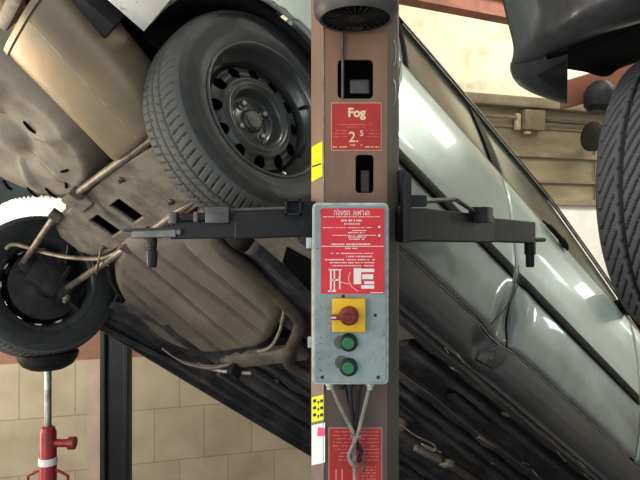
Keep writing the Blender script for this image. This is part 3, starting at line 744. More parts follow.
YP = [(.150, .765), (.172, .766), (.180, .790), (.215, .803), (.250, .810), (.285, .813), (.30, .822), (.40, .838), (.50, .847), (.60, .848), (.72, .842), (.85, .826), (.93, .806), (.96, .79), (1.0, .775)]
def interp(t, x):
    if x <= t[0][0]: return t[0][1]
    for (a, b), (c, d) in zip(t, t[1:]):
        if x <= c: return b+(d-b)*(x-a)/(c-a)
    return t[-1][1]
def bodyy(x, z):
    y = interp(YP, z)
    if x > 2.1: y -= .16*((x-2.1)/1.15)**2.2
    if x < -.25: y -= .13*((-.25-x)/.6)**2
    # dent over the pillar gap
    if z < .62:
        g = exp(-((x-1.12)/.055)**2-((z-.36)/.10)**2); y -= .040*g
        g = exp(-((x-1.17)/.035)**2-((z-.42)/.08)**2); y += .018*g
        g = exp(-((x-1.05)/.05)**2-((z-.23)/.05)**2); y -= .045*g
    return y
def xB(z): return 1.165-.28*(z-.28)
ARCHES = [(.02, .305, .325), (2.47, .31, .335)]
BELT = .945
def side_panel(name, x0f, x1f, z0, z1, m, side=-1, nx=40, nz=26, arch=None, ztop=None, solid=.0):
    rows = []
    for i in range(nz+1):
        row = []
        for j in range(nx+1):
            tt = j/nx
            zt = z0+(z1-z0)*i/nz
            xa, xb = x0f(zt), x1f(zt); x = xa+(xb-xa)*tt
            if ztop: zt = z0+(ztop(x)-z0)*i/nz
            row.append([x, zt])
        rows.append(row)
    mb = MB(); n = nx+1; keep = []
    if arch:
        ax, az, ar = arch
        cell = max((x1f(.5)-x0f(.5))/nx, (z1-z0)/nz)
        for r in rows:
            for p in r:
                d = sqrt((p[0]-ax)**2+(p[1]-az)**2)
                if abs(d-ar) < cell*.72 and d > 0: p[0] = ax+(p[0]-ax)/d*ar; p[1] = az+(p[1]-az)/d*ar
    def out(p):
        if not arch: return True
        return sqrt((p[0]-arch[0])**2+(p[1]-arch[1])**2) > arch[2]*.985 
    vs = []
    for r in rows:
        for x, z in r: vs.append((x, side*bodyy(x, z), z))
    fs = []
    for i in range(nz):
        for j in range(nx):
            q = (i*n+j, i*n+j+1, (i+1)*n+j+1, (i+1)*n+j)
            if arch:
                cx = sum(vs[k][0] for k in q)/4; cz = sum(vs[k][2] for k in q)/4
                if not out((cx, cz)): continue
            fs.append(q)
    used = sorted({k for f in fs for k in f}); mp = {k: i for i, k in enumerate(used)}
    mb.add([vs[k] for k in used], [tuple(mp[k] for k in f) for f in fs])
    return obj(name, mb, m, car, solid=.004, ang=50)
cst = lambda v: (lambda z: v)
def rear_edge(z): return -.30 if z < .30 else -.30-.0*z
for side, tg in ((-1, 'right'), (1, 'left')):
    side_panel('quarter_panel', cst(-.42), lambda z: .36, .285, BELT, M['paint'], side, 60, 48, ARCHES[0])
    if side == -1:
        # door edge follows arch: drop
        pass
    side_panel('rear_door', lambda z: .366, lambda z: xB(z)-.0028, .290, BELT, M['paint'], side, 44, 36, ARCHES[0])
    side_panel('front_door', lambda z: xB(z)+.0028, lambda z: 2.075-.05*(z-.3), .290, BELT, M['paint'], side, 50, 36)
    side_panel('front_fender', lambda z: 2.083-.05*(z-.3), cst(3.0), .285, BELT, M['paint'], side, 44, 34, ARCHES[1], ztop=lambda x: BELT-.22*max(0, (x-2.1)/.9)**1.6)
    side_panel('rocker_panel', cst(.33), cst(2.16), .150, .280, M['paint_dirty'], side, 80, 18)
# rear bumper, light on its right corner put into the whitened paint
def wrap(z_lo, z_hi, x_side, x_end, m, name, front=False, nz=10, n=30, infl=.0):
    rows = []
    for i in range(nz+1):
        z = z_lo+(z_hi-z_lo)*i/nz; row = []
        bul = .03*sin(pi*i/nz)+infl
        for j in range(n+1):
            t = -1+2*j/n            # -1 right .. 1 left
            a = abs(t)
            if a > .62:
                q = (a-.62)/.38; x = x_end+(x_side-x_end)*(q**1.3); y = (bodyy(x_side, .45)+bul*.3)*(1-.10*(1-q)**2*1.0)
            else:
                x = x_end*1.0; y = (bodyy(x_side, .45)*.9+bul*.3)*(a/.62)
                if front: x = x_end+.06*(1-(a/.62)**2)
                else: x = x_end-.05*(1-(a/.62)**2)
            x += (bul if front else -bul)*(1-max(0, (a-.62)/.38))
            row.append((x, (1 if t > 0 else -1)*y, z))
        rows.append(row)
    return obj(name, MB().grid(rows), m, car, solid=.004, ang=60)
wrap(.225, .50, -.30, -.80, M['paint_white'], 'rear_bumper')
wrap(.50, .90, -.42, -.76, M['paint'], 'rear_panel', infl=-.02)
wrap(.22, .55, 2.83, 3.22, M['paint'], 'front_bumper', front=True)
wrap(.55, .72, 2.99, 3.16, M['blackplast'], 'grille', front=True, infl=-.02)
# bonnet, boot, roof, screens
def sheet(name, f, u0, u1, v0, v1, m, nu=20, nv=20, solid=.004):
    rows = [[f(u0+(u1-u0)*i/nu, v0+(v1-v0)*j/nv) for j in range(nv+1)] for i in range(nu+1)]
    return obj(name, MB().grid(rows), m, car, solid=solid, ang=60)
sheet('bonnet', lambda u, v: (2.15+1.0*u, v*(.785-.16*u**2.2), BELT+.03-.22*u**1.6+.03*(1-v*v)), 0, 1, -1, 1, M['paint'])
sheet('boot_lid', lambda u, v: (-.45-.33*u, v*(.77-.05*u), BELT+.03-.04*u+.02*(1-v*v)), 0, 1, -1, 1, M['paint'])
ROOF = [(.0, 1.36), (.25, 1.415), (.6, 1.432), (1.0, 1.43), (1.45, 1.418), (1.62, 1.395)]
def roofz(x): return interp(ROOF, x)
sheet('roof_panel', lambda u, v: (u, v*.625, roofz(u)+.035*(1-v*v)), .12, 1.60, -1, 1, M['paint'], 24, 16)
def seg3(a, b, t): return tuple(a[i]+(b[i]-a[i])*t for i in range(3))
# pillar nodes (right side): roof rail, A-pillar down to cowl, C-pillar to deck
APT, APB = (1.60, .622, 1.395), (2.30, .755, .975)
CPT, CPB = (.12, .622, 1.385), (-.38, .76, .97)
sheet('windscreen', lambda u, v: (lambda p: (p[0]+.04*(1-v*v), v*p[1]*.985, p[2]+.02*(1-v*v)))(seg3(APT, APB, u)), 0, 1, -1, 1, M['glass'], 12, 12)
sheet('rear_window', lambda u, v: (lambda p: (p[0]-.04*(1-v*v), v*p[1]*.95, p[2]+.02*(1-v*v)))(seg3(CPT, CPB, u)), 0, 1, -1, 1, M['glass'], 12, 12)
def ghy(z, x=1.0):   # side-glass plane
    t = (z-BELT)/(1.405-BELT); return .792-.170*max(t, 0)**1.15
def gtop(x):
    if x > 1.60: return 1.395-(x-1.60)*.60
    if x < .12: return 1.385+(x-.12)*.83
    return roofz(x)-.004
def glass_pane(name, xa, xb, m, side, inset=0., z0=BELT+.005, dz=-.022):
    rows = []
    for i in range(13):
        row = []
        for j in range(25):
            u = j/24; x0_, x1_ = xa(z0), xb(z0); 
            x = x0_+(x1_-x0_)*u
            zt = gtop(x)+dz; z = z0+(max(zt, z0+.001)-z0)*i/12
            xx_ = xa(z)+(xb(z)-xa(z))*u if True else x
            zt2 = gtop(xx_)+dz; z = z0+(max(zt2, z0+.001)-z0)*i/12
            row.append((xx_, side*(ghy(z)-inset), z))
        rows.append(row)
    return obj(name, MB().grid(rows), m, car, solid=.003, ang=60)
pB = lambda z: .985-.12*(z-BELT)
for side in (-1, 1):
    glass_pane('side_window', lambda z: .43-.05*(z-BELT), lambda z: pB(z)-.035, M['glass'], side, .012)
    glass_pane('side_window', lambda z: pB(z)+.035, lambda z: 2.20, M['glass'], side, .012)
    glass_pane('quarter_pillar', lambda z: -.35+.9*(z-BELT), lambda z: .40-.05*(z-BELT), M['paint'], side, .004)
    glass_pane('centre_pillar', lambda z: pB(z)-.035, lambda z: pB(z)+.035, M['blackplast'], side, .004)
    rail = [(x, side*(ghy(gtop(x)-.01)+.004), gtop(x)-.012) for x in (-.3, -.1, .12, .3, .6, .9, 1.2, 1.45, 1.60, 1.8, 2.0, 2.2, 2.3)]
    obj('roof_rail', MB().tube(smooth_path(rail, 3), .009, 8), M['blackplast'], car)
    rail = [(x, side*(ghy(gtop(x)-.028)+.007), gtop(x)-.034) for x in (.42, .6, .9, 1.2, 1.45, 1.60, 1.8, 2.0, 2.15)]
    obj('window_frame', MB().tube(smooth_path(rail, 3), .005, 8), M['edge'], car)
    obj('window_frame', MB().tube([(.405-.05*(z-BELT), side*(ghy(z)+.002), z) for z in (.95, 1.1, 1.25, 1.41)], .010, 8), M['blackplast'], car)
    # belt moulding
    obj('belt_moulding', MB().tube([(x, side*.797, BELT+.003) for x in (.40, 1.0, 1.6, 2.15)], .0045, 8), M['greystrip'], car)
    # rub strips
    for xa_, xb_ in ((.36, None), (None, 2.05)):
        a_ = xa_ if xa_ is not None else xB(.53)+.012; b_ = xb_ if xb_ is not None else xB(.53)-.012
        rows = []
        for i in range(25):
            x = a_+(b_-a_)*i/24; cap = 1 if 0 < i < 24 else .3
            rows.append([(x, side*(bodyy(x, z)+o_*cap), z) for z, o_ in ((.506, .0), (.509, .012), (.526, .015), (.544, .011), (.547, .0))])
        st = obj('rub_strip', MB().grid(rows), M['blackplast'], car, ang=40)
        rows = [[(a_+(b_-a_)*i/24, side*(bodyy(a_+(b_-a_)*i/24, z)+o_), z) for z, o_ in ((.547, .001), (.552, .006), (.557, .001))] for i in range(25)]
        obj('bright_lip', MB().grid(rows), M['greystrip'], st)  # grey strip painted in as the highlight along the rub strip
# dark mirror foot on belt line
mb = MB().tube(smooth_path([(1.27, -.815, .93), (1.32, -.825, .925), (1.40, -.828, .92), (1.455, -.822, .918)], 4), [.004]*3+[.010]*5+[.014]*3+[.008]*2, 10)
obj('door_handle', mb, M['blackplast'], car)
for side in (-1, 1):
    mb = MB(); mb.box((1.98, side*.885, 1.0), (.10, .17, .13), bev=.03); mb.box((1.98, side*.81, .965), (.06, .07, .05), bev=.01); obj('door_mirror', mb, M['blackplast'], car)
# dark interior bulk so gaps read dark
mb = MB().box((1.15, 0, .60), (1.9, 1.50, .50)); 
obj('cabin_floor_block', mb, M['black'], car, False).name = 'inner_body'
mb = MB().box((2.55, 0, .66), (.80, .80, .42)); obj('engine_bay', mb, M['black'], car, False)
mb = MB().box((-.32, -.22, .64), (.70, .80, .46)); obj('boot_floor', mb, M['black'], car, False)
# crumpled sill scrape
rows = []
# wheel housings
def housing(side, cx, cz, r, m):
    vs = []; n = 28; mb = MB(); rows = []
    for yy in (.80, .70, .60, .50):
        rows.append([(cx+r*cos(a), side*yy, cz+r*sin(a)*1.02) for a in [.12+(pi-.24)*i/n for i in range(n+1)]])
    mb.grid(rows)
    o = len(mb.v); mb.v.append((cx, side*.50, cz)); last = rows[-1]
    base = 3*(n+1)
    mb.f += [(base+i, base+i+1, o) for i in range(n)]
    return obj('wheel_housing', mb, m, car, solid=.003)
housing(-1, .02, .31, .335, M['black'])

housing(-1, 2.47, .31, .345, M['black']); housing(1, 2.47, .31, .345, M['black'])
# arch lips (right)
for side in (-1, 1):
    obj('arch_lip', MB().tube([(.02+.323*cos(a), side*(bodyy(.02+.323*cos(a), .305+.323*sin(a))-.006), .305+.323*sin(a)) for a in [-.05+(pi+.1)*i/30 for i in range(31)]], .006, 8), M['paint'], car)

# underbody ----------------------------------------------------
def floorz(x, y):
    z = .205
    z += .07*exp(-((y+.0)/.13)**4)             # tunnel (up = larger z)
    a = abs(y)
    z += .010*sin(y*70)*(1 if .18 < a < .66 else 0)
    z += .006*sin(x*26+y*3)
    if .40 < a < .50: z -= .028                # rails
    if a > .66: z -= .02
    return z
rows = [[(.30+2.75*i/90, -.765+1.53*j/110, floorz(.30+2.75*i/90, -.765+1.53*j/110)) for j in range(111)] for i in range(91)]
obj('floor_pan', MB().grid(rows), M['primer'], car, solid=.003, ang=40)
# outer flanges of the sills
for side in (-1, 1):
    obj('sill_flange', MB().box((1.25, side*.757, .158), (1.82, .006, .045)), M['primer'], car, False)
    obj('sill_flange_edge', MB().tube([(x, side*.757, .137) for x in (.34, 1.2, 2.16)], .0035, 6), M['pipe'], car)
    obj('inner_sill', MB().box((1.25, side*.725, .185), (1.84, .07, .05), bev=.008), M['primer'], car)
# rear floor
def rz_(x, y): return .34+.008*sin(y*26)
def ymx(x): return .20 if x < -.16 else min(.48, .20+(x+.16)*2.5)
rows = [[(x, -.50+(ymx(x)+.50)*j/40, rz_(x, -.50+(ymx(x)+.50)*j/40)) for j in range(41)] for x in [-.74+1.12*i/40 for i in range(41)]]
obj('rear_floor', MB().grid(rows), M['primer'], car, solid=.003)  # dark coat stands in for the shade between well and muffler
# spare wheel well
def wellz(r, a):
    R0 = .30
    t = min(r/R0, 1.25)
    z = .205
    if t > .84: z += .14*min(1, ((t-.84)/.22))**1.5
    z += .014*exp(-((t-.30)/.10)**2)-.014*exp(-(t/.14)**2)
    z -= .011*exp(-((t-.62)/.10)**2)*(.5+.5*cos(a*7))
    z -= .009*max(0, cos(a*7+1))**6*(1 if .35 < t < .85 else 0)
    return z
rows = []
for i in range(41):
    r = .330*i/40; rows.append([(-.405+r*1.0*cos(2*pi*j/96), -.105+r*sin(2*pi*j/96), wellz(r, 2*pi*j/96)) for j in range(97)])
ww = obj('spare_wheel_well', MB().grid(rows), M['well'], car, solid=.003, ang=60)
for (x, y, rot) in ((-.288, -.261, .9), (-.222, -.157, 2.1), (-.185, -.093, 1.2), (-.197, .019, .2), (-.238, .095, .3), (-.309, .16, .6), (-.36, -.249, .2)):
    mb = MB().tube(smooth_path([(x-.024*cos(rot), y-.024*sin(rot), .203), (x+.004, y+.004, .199), (x+.024*cos(rot), y+.024*sin(rot), .203)], 4), [.0015]+[.0045]*7+[.0015], 8)
    obj('drain_slot', mb, M['void'], ww)
# muffler
def muff():
    rows = []; L0, L1 = -.505, -.150; n = 40
    for i, (x, s) in enumerate(((L0, 1.03), (L0+.012, 1.04), (L0+.016, .99), (L0+.03, 1), (-.38, 1), (-.30, 1), (-.20, 1), (L1-.01, 1), (L1+.004, .99), (L1+.014, .95), (L1+.018, .88), (L1+.019, .0))):
        row = []
        for j in range(n+1):
            a = 2*pi*j/n; cy, cz = cos(a), sin(a)
            e = 2/3.4; yy = .145*s*math.copysign(abs(cy)**e, cy); zz = .088*s*math.copysign(abs(cz)**e, cz)
            row.append((x, -.600+.29*(x+.5)+yy, .272+zz))
        rows.append(row)
    return MB().grid(rows)
mf = obj('muffler', muff(), M['muffler'], car, ang=40)
obj('end_cap', MB().grid([[(-.505, -.600+.150*s*cos(2*pi*j/40), .272+.09*s*sin(2*pi*j/40)) for j in range(41)] for s in (0, 1)]), M['muffler'], mf)
obj('seam', MB().tube([(-.50, -.66, .188), (-.15, -.56, .188)], .003, 6), M['edge'], mf)
obj('tail_pipe', MB().tube(smooth_path([(-.50, -.56, .26), (-.60, -.55, .25), (-.75, -.54, .25)], 5), .030, 14), M['muffler'], car)
obj('muffler_bracket', MB().box((-.535, -.62, .22), (.03, .16, .035), bev=.006), M['link'], car)
obj('muffler_bracket', MB().box((-.56, -.70, .25), (.10, .02, .03), bev=.004, rz=.2), M['link'], car)
obj('inner_rail', MB().box((-.53, -.725, .30), (.36, .07, .10), bev=.01), M['primer'], car)
obj('rubber_hanger', MB().tube(smooth_path([(-.14, -.60, .20), (-.12, -.63, .19), (-.09, -.63, .20), (-.08, -.60, .22), (-.1, -.57, .22), (-.14, -.60, .20)], 4), .010, 8), M['cabled'], car)
# crossmember with square windows
def sq(cx, cy, h, r=.006): return rrect(cx-h*1.2, cy-h, cx+h*1.2, cy+h, r, 3)
out = [(-.115, .17), (-.10, .22), (-.06, .27), (.02, .285), (.075, .25), (.085, .18), (.085, -.30), (.075, -.56), (-.10, -.56), (-.125, -.30), (-.115, -.10)]
cm = plate('crossmember', [out, sq(-.002, -.185, .041), sq(-.002, -.012, .041)], .006, M['cross'], car, Matrix.Translation((0, 0, .205)), bevel=.004)
obj('crossmember_back', MB().box((-.01, -.14, .262), (.17, .80, .04)), M['void'], car, False)  # black block added to darken the crossmember windows
mb = MB()
for (x_, y_, a_, b_) in ((-.112, -.13, .006, .80), (.082, -.13, .006, .80)): mb.box((x_, y_, .235), (a_, b_, .06))
obj('side_web', mb, M['cross'], cm, False)
obj('raised_rib', MB().tube(smooth_path([(-.10, -.12, .205), (-.02, -.095, .200), (.08, -.10, .205)], 4), .016, 8, sy=.8), M['cross'], cm)
obj('centre_bracket', MB().box((-.125, -.065, .197), (.075, .12, .03), bev=.010), M['cross'], car)
for x, y in ((-.09, -.33), (.05, -.40), (.06, .13), (-.155, -.12), (-.155, -.02)):
    obj('bolt', MB().lathe((x, y, .197), (0, 0, -1), [(-.01, .011), (.004, .010), (.006, .007), (.014, .006), (.014, 0)], 8), M['pipe'], cm)
# suspension links
def rod(name, a, b, r, m, ends=.020, lb=None):
    o = obj(name, MB().tube([a, b], r, 12), m, car, label=lb)
    for q in (a, b):
        obj('bush', MB().tube([Vector(q)+Vector((-.018, 0, 0)), Vector(q)+Vector((.018, 0, 0))], ends, 14), m if ends < .019 else M['pipe'], o)
    return o
rod('suspension_link', (-.135, .12, .19), (-.075, .68, .155), .0125, M['link'])
rod('suspension_link', (.105, .02, .195), (.112, .64, .155), .0135, M['link'])
rod('suspension_link', (-.145, -.11, .19), (-.12, -.60, .21), .0125, M['link'])
rod('suspension_link', (.095, -.17, .185), (.085, -.62, .23), .0125, M['link'])
obj('anti_roll_bar', MB().tube(smooth_path([(-.165, .60, .17), (-.15, .56, .19), (-.05, .43, .18), (.02, .30, .17), (.085, .18, .18), (.105, .05, .20), (.11, -.10, .205), (.11, -.30, .21), (.10, -.58, .22)], 6), .0085, 10), M['link'], car)
obj('brake_hose', MB().tube(smooth_path([(.06, .16, .20), (.10, .22, .15), (.12, .28, .16), (.10, .31, .19), (.07, .27, .20), (.08, .20, .18), (.12, .18, .17)], 6), .0045, 8), M['pipe'], car)
obj('brake_hose', MB().tube(smooth_path([(-.02, .30, .2), (.02, .38, .17), (.05, .46, .20), (.06, .52, .17)], 6), .0045, 8), M['cabled'], car)
# hub carrier left
mb = MB(); mb.box((.02, .60, .17), (.14, .06, .14), bev=.02); mb.box((-.06, .62, .155), (.06, .07, .06), bev=.012); mb.box((.10, .61, .15), (.07, .07, .07), bev=.014)
hc = obj('hub_carrier', mb, M['primer'], car)
for q in ((-.10, .70, .135), (.13, .585, .12), (.12, .69, .12)):
    obj('bolt', MB().lathe(q, (0, -.3, -1), [(-.01, .014), (.006, .013), (.008, .009), (.02, .008), (.02, 0)], 8), M['edge'], hc)
obj('radius_rod', MB().tube(smooth_path([(.12, .66, .14), (.30, .695, .13), (.55, .70, .15), (.78, .69, .17)], 4), [.026]*5+[.022]*4+[.02]*4, 12, sy=.7), M['primer'], car)
obj('strut', MB().tube([(.03, .60, .2), (.03, .56, .48)], .028, 14), M['black'], car)
obj('strut', MB().tube([(.03, -.60, .3), (.03, -.56, .6)], .028, 14), M['black'], car)
# fuel tank
tp = [(.067, -.04), (.08, .06), (.114, .169), (.185, .30), (.26, .40), (.35, .48), (.509, .564), (.60, .578), (.672, .555), (.72, .50), (.744, .442), (.765, .33), (.776, .20), (.779, .07), (.75, -.03), (.70, -.13), (.64, -.235), (.589, -.285), (.50, -.318), (.40, -.34), (.307, -.354), (.22, -.325), (.15, -.25), (.09, -.15)]
tpp = smooth_path([(x, y, 0) for x, y in tp]+[(tp[0][0], tp[0][1], 0)], 6)[:-1]
cx_, cy_ = .45, .08
def tankz(x, y, s):
    z = .175+.035*max(0, (s-.86)/.14)**2.2
    for xa, ya, sl in ((.235, .272, .44), (.23, .18, .24), (.215, .02, .21), (.20, -.11, .10), (.217, -.245, .14)):
        if s < .97: z += .017*exp(-((y-ya-sl*(x-xa))/.009)**2)*min(1, (1-s)*9)
    z += .004*sin(x*9)*sin(y*13)
    return z
rows = []
for i in range(37):
    s = i/36
    rows.append([(cx_+(p.x-cx_)*s, cy_+(p.y-cy_)*s, tankz(cx_+(p.x-cx_)*s, cy_+(p.y-cy_)*s, s)) for p in tpp+[tpp[0]]])
rows.append([(p.x, p.y, .33) for p in tpp+[tpp[0]]])
tk = obj('fuel_tank', MB().grid(rows), M['tank'], car, ang=60)
fl = smooth_path([(.307, -.368, .20), (.42, -.352, .195), (.519, -.330, .19), (.595, -.303, .185), (.645, -.24, .182), (.70, -.16, .18), (.765, -.04, .18), (.79, .04, .18), (.795, .10, .185)], 5)
obj('tank_flange', MB().tube(fl, .0065, 8), M['edge'], tk)
obj('tank_flange', MB().tube(smooth_path([(.15, .33, .23), (.25, .475, .23), (.42, .575, .23), (.62, .545, .23), (.76, .44, .23)], 5), .010, 8), M['primer'], tk)
# cross panel ahead of the tank, pale
obj('cross_rib', MB().box((.85, .16, .195), (.08, .54, .04), bev=.012, rz=.05), M['primer2'], car)
for k in range(3):
    obj('fuel_hose', MB().tube(smooth_path([(.62+.02*k, .63, .17), (.70+.015*k, .57, .145), (.78+.015*k, .47, .15), (.83, .37-.02*k, .17)], 5), .006, 8), M['cable'] if k == 1 else M['pipe'], car)
obj('hose_clip', MB().box((.86, .34, .15), (.07, .03, .05), bev=.006, rz=.4), M['black'], car)
obj('hose_bracket', MB().tube(smooth_path([(.78, .55, .17), (.83, .46, .155), (.88, .37, .16), (.92, .30, .17)], 4), .009, 8), M['edge'], car)
# exhaust pipe
ex = smooth_path([(.10, -.45, .31), (.13, -.43, .25), (.18, -.42, .19), (.255, -.413, .165), (.325, -.412, .165), (.422, -.401, .165), (.578, -.368, .165), (.654, -.338, .165), (.714, -.26, .165), (.791, -.132, .165), (.866, -.025, .165), (.937, .005, .17), (1.05, .0, .175), (1.3, -.0, .18), (1.6, .0, .20), (2.2, -.02, .21), (2.7, -.02, .22)], 6)
obj('exhaust_pipe', MB().tube(ex, .0235, 14), M['pipe'], car)
# right chassis rail; flat black plate painted in as the opening's darkness
obj('chassis_rail', MB().box((.55, -.575, .215), (.62, .15, .05), bev=.012, rz=.06), M['primer2'], car)
plate('rail_opening', [[(.354, -.60), (.456, -.632), (.62, -.60), (.62, -.50), (.551, -.495), (.40, -.527)]], .004, M['void'], car, Matrix.Translation((0, 0, .186)))
obj('jacking_bracket', MB().box((.99, -.55, .2), (.18, .10, .03), bev=.01), M['primer'], car)
obj('floor_shadow_gap', MB().box((.72, -.16, .235), (.26, .50, .02), rz=.6), M['void'], car, False).name = 'floor_recess'  # black box put in as shade in the gap beside the tank
for y_, zz in ((-.60, .185), (-.33, .19), (.30, .185), (.56, .185), (-.22, .20), (.20, .20)):
    obj('floor_rail', MB().box((1.75, y_, zz), (1.7, .035, .022), bev=.006), M['primer'], car)
for y_, m_ in ((-.47, 'pipe'), (-.495, 'cabled')):
    obj('brake_line', MB().tube([(x, y_+.008*sin(x*9), .165) for x in [.9+.1*i for i in range(18)]], .005, 6), M[m_], car)
obj('heat_shield', MB().box((1.20, -.07, .205), (.20, .16, .02), bev=.008), M['pipe'], car)
obj('hanger_cup', MB().lathe((1.53, -.02, .205), (0, 0, -1), [(-.02, .055), (0, .052), (.012, .045), (.018, .03), (.018, 0)], 20), M['link'], car)
obj('wire_hanger', MB().tube(smooth_path([(1.44, -.12, .175), (1.55, -.13, .165), (1.66, -.15, .17), (1.70, -.12, .16), (1.64, -.10, .165), (1.74, -.13, .17)], 5), .004, 8), M['edge'], car)
obj('bracket', MB().box((1.76, -.04, .170), (.15, .035, .03), bev=.008, rz=-.25), M['link'], car)
obj('bracket', MB().box((1.86, -.075, .168), (.035, .07, .03), bev=.008, rz=-.25), M['cross'], car)
for x_, y_, l_, w_, r_ in ((.80, -.63, .16, .10, .1), (1.02, -.36, .12, .06, -.1), (1.38, -.52, .22, .05, .0), (1.66, -.42, .10, .07, .2), (1.30, -.20, .30, .04, .05)):
    obj('floor_stiffener', MB().box((x_, y_, .188), (l_, w_, .02), bev=.008, rz=r_), M['primer2'] if w_ > .055 else M['primer'], car)
r = random.Random(3)
for k in range(14):
    x_ = r.uniform(.7, 2.1); y_ = r.choice((-.757, -.70, -.50, -.757)); mb = MB().tube([(x_, y_-.006, .150+r.uniform(-.01, .02)), (x_+r.uniform(.02, .06), y_-.007, .150+r.uniform(-.01, .02))], .0025, 5)
    obj('scrape_mark', mb, M['edge'], car)
obj('bracket', MB().tube(smooth_path([(.62, .0-.70, .15), (.66, -.69, .14), (.72, -.68, .15), (.74, -.66, .16)], 4), .005, 6), M['edge'], car)
for k, (x, y) in enumerate(((1.1, -.66), (1.35, -.40), (1.45, -.64), (1.3, .45), (1.05, .3), (1.9, -.3), (1.12, -.25))):
    obj('floor_plug', MB().lathe((x, y, .192), (0, 0, -1), [(-.01, .020), (.001, .019), (.004, .013), (.004, 0)], 14), M['primer2'], car)

# bright tube painted in as the seam highlight, then the dark sill dent
obj('seam_highlight', MB().tube([(x, -(bodyy(x, .285)+.001), .2855) for x in [.36+.06*i for i in range(29)]], .0028, 6), M['edge'], car)
rr_ = [[(x, -(bodyy(x, z)+.0025+.006*abs(sin(x*150+z*60))), z) for x in [1.075+.01*i for i in range(9)]] for z in [.185+.0125*k+0 for k in range(8)]]
rr_ = [[(p[0]+(j_-3.5)*.007, p[1], p[2]) for p in row_] for j_, row_ in enumerate(rr_)]
obj('sill_dent', MB().grid(rr_), M['black'], car, label='crumpled dark dent in the sill')
obj('hanging_wire', MB().tube(smooth_path([(1.085, -.862, .56), (1.07, -.88, .47), (1.05, -.87, .38), (1.01, -.845, .28)], 5), .0018, 6), M['black'], car)
# wheels
wheel('rear_wheel', car, .044, -.715, .358, .02, -.024, True, label='right rear wheel with black steel rim')
wheel('rear_wheel', car, .044, .715, .153, .016, .025, False, label='left rear wheel seen from its inner side')
wheel('front_wheel', car, 2.47, -.72, .29, 0, 0, True)
wheel('front_wheel', car, 2.47, .72, .29, 0, 0, False)

# ------------------------------------------------------------------ jack under the left wheel
jp = P(48, 357, 2.43)
jk = thing('transmission_jack', 'red hydraulic pole jack with chrome rod holding up the left wheel', 'jack', (jp.x, 2.43, 0))
jz = lambda py: EYE-(py-240)/FPX*2.43
ks = 2.43/FPX
sad = [(jz(370), 0), (jz(370), .03), (jz(368), .07), (jz(364), .10), (jz(358), 27.5*ks), (jz(352), 29*ks), (jz(351), 27*ks), (jz(357), .09), (jz(360), 0)]
obj('saddle', MB().lathe((0, 0, 0), (0, 0, 1), sad, 32), M['arm'], jk)
obj('piston_rod', MB().tube([(0, 0, jz(430)), (0, 0, jz(368))], 3.4*ks, 16), M['chrome'], jk)
obj('cylinder', MB().lathe((0, 0, 0), (0, 0, 1), [(.12, 9*ks), (jz(432), 8*ks), (jz(430), 7*ks), (jz(427), 6.6*ks), (jz(426), 4*ks)], 24), M['jackred'], jk)
obj('band', MB().lathe((0, 0, 0), (0, 0, 1), [(jz(464), 8.2*ks), (jz(463.9), 8.9*ks), (jz(457), 8.9*ks), (jz(456.9), 8*ks)], 24), M['stickerw'], jk, label='white band')
obj('pump_valve', MB().tube([(5*ks, 0, jz(443)), (21*ks, 0, jz(443)), (21.01*ks, 0, jz(443)), (27*ks, 0, jz(443))], [4*ks, 4*ks, 6.3*ks, 6.3*ks], 16), M['jackred'], jk)
for s in (-1, 1):
    obj('carry_handle', MB().tube([(s*7*ks, 0, jz(470)), (s*12*ks, 0, jz(471.5)), (s*20*ks, 0, jz(476)), (s*20*ks, 0, jz(505)), (s*7*ks, 0, jz(512))], 1.5*ks, 8), M['jackred'], jk)
for k in range(4):
    a = pi/4+k*pi/2; obj('leg', MB().tube([(0, 0, .14), (.30*cos(a), .30*sin(a), .05)], .022, 10), M['jackred'], jk)
    obj('caster', MB().tube([(.30*cos(a), .30*sin(a)-.012, .028), (.30*cos(a), .30*sin(a)+.012, .028)], .028, 16), M['cabled'], jk)
obj('base', MB().lathe((0, 0, 0), (0, 0, 1), [(.09, 0), (.09, .07), (.16, .06), (.18, .04)], 20), M['jackred'], jk)

# ------------------------------------------------------------------ dark car on the right
dc = thing('dark_car', 'charcoal car raised at the upper right, only bumper and wheel in view', 'car')
def catgrid(rows, n=8):
    rr = [smooth_path(r, n) for r in rows]
    cols = [smooth_path([r[j] for r in rr], n) for j in range(len(rr[0]))]
    return MB().grid(cols)
rows = [[P(*q) for q in r] for r in (
    [(478, -120, 1.42), (525, -150, 1.20), (600, -190, 1.05), (760, -240, .98), (1000, -330, .98)],
    [(492, -50, 1.36), (532, -66, 1.17), (600, -95, 1.04), (740, -130, .97), (960, -190, .97)],
    [(504, 5, 1.33), (540, -8, 1.16), (602, -36, 1.03), (730, -78, .96), (930, -120, .96)],
    [(513, 40, 1.31), (545, 24, 1.15), (606, -6, 1.02), (725, -50, .95), (920, -80, .95)],
    [(514, 54, 1.31), (546, 38, 1.16), (608, 12, 1.04), (725, -28, .97), (920, -50, .97)],
    [(511, 66, 1.34), (547, 54, 1.20), (610, 28, 1.09), (725, -8, 1.02), (920, -20, 1.02)],
    [(513, 72, 1.40), (550, 62, 1.28), (612, 37, 1.18), (725, 8, 1.12), (920, 0, 1.12)])]
obj('bumper', catgrid(rows, 6), M['dark_paint'], dc, solid=.004, ang=60)
rows = [[P(*q) for q in r] for r in (
    [(511, 63, 1.335), (528, 60, 1.27), (548, 54, 1.205), (567.5, 46, 1.16)],
    [(511, 70, 1.34), (527, 74, 1.285), (547, 76, 1.245), (567.5, 74, 1.22)],
    [(514, 78, 1.355), (528, 85, 1.31), (548, 90, 1.285), (567.5, 92, 1.27)],
    [(520, 85, 1.38), (532, 92, 1.35), (548, 98, 1.33), (567.5, 103.5, 1.32)],
    [(524, 84, 1.44), (534, 90, 1.42), (549, 96, 1.40), (567, 101, 1.39)])]
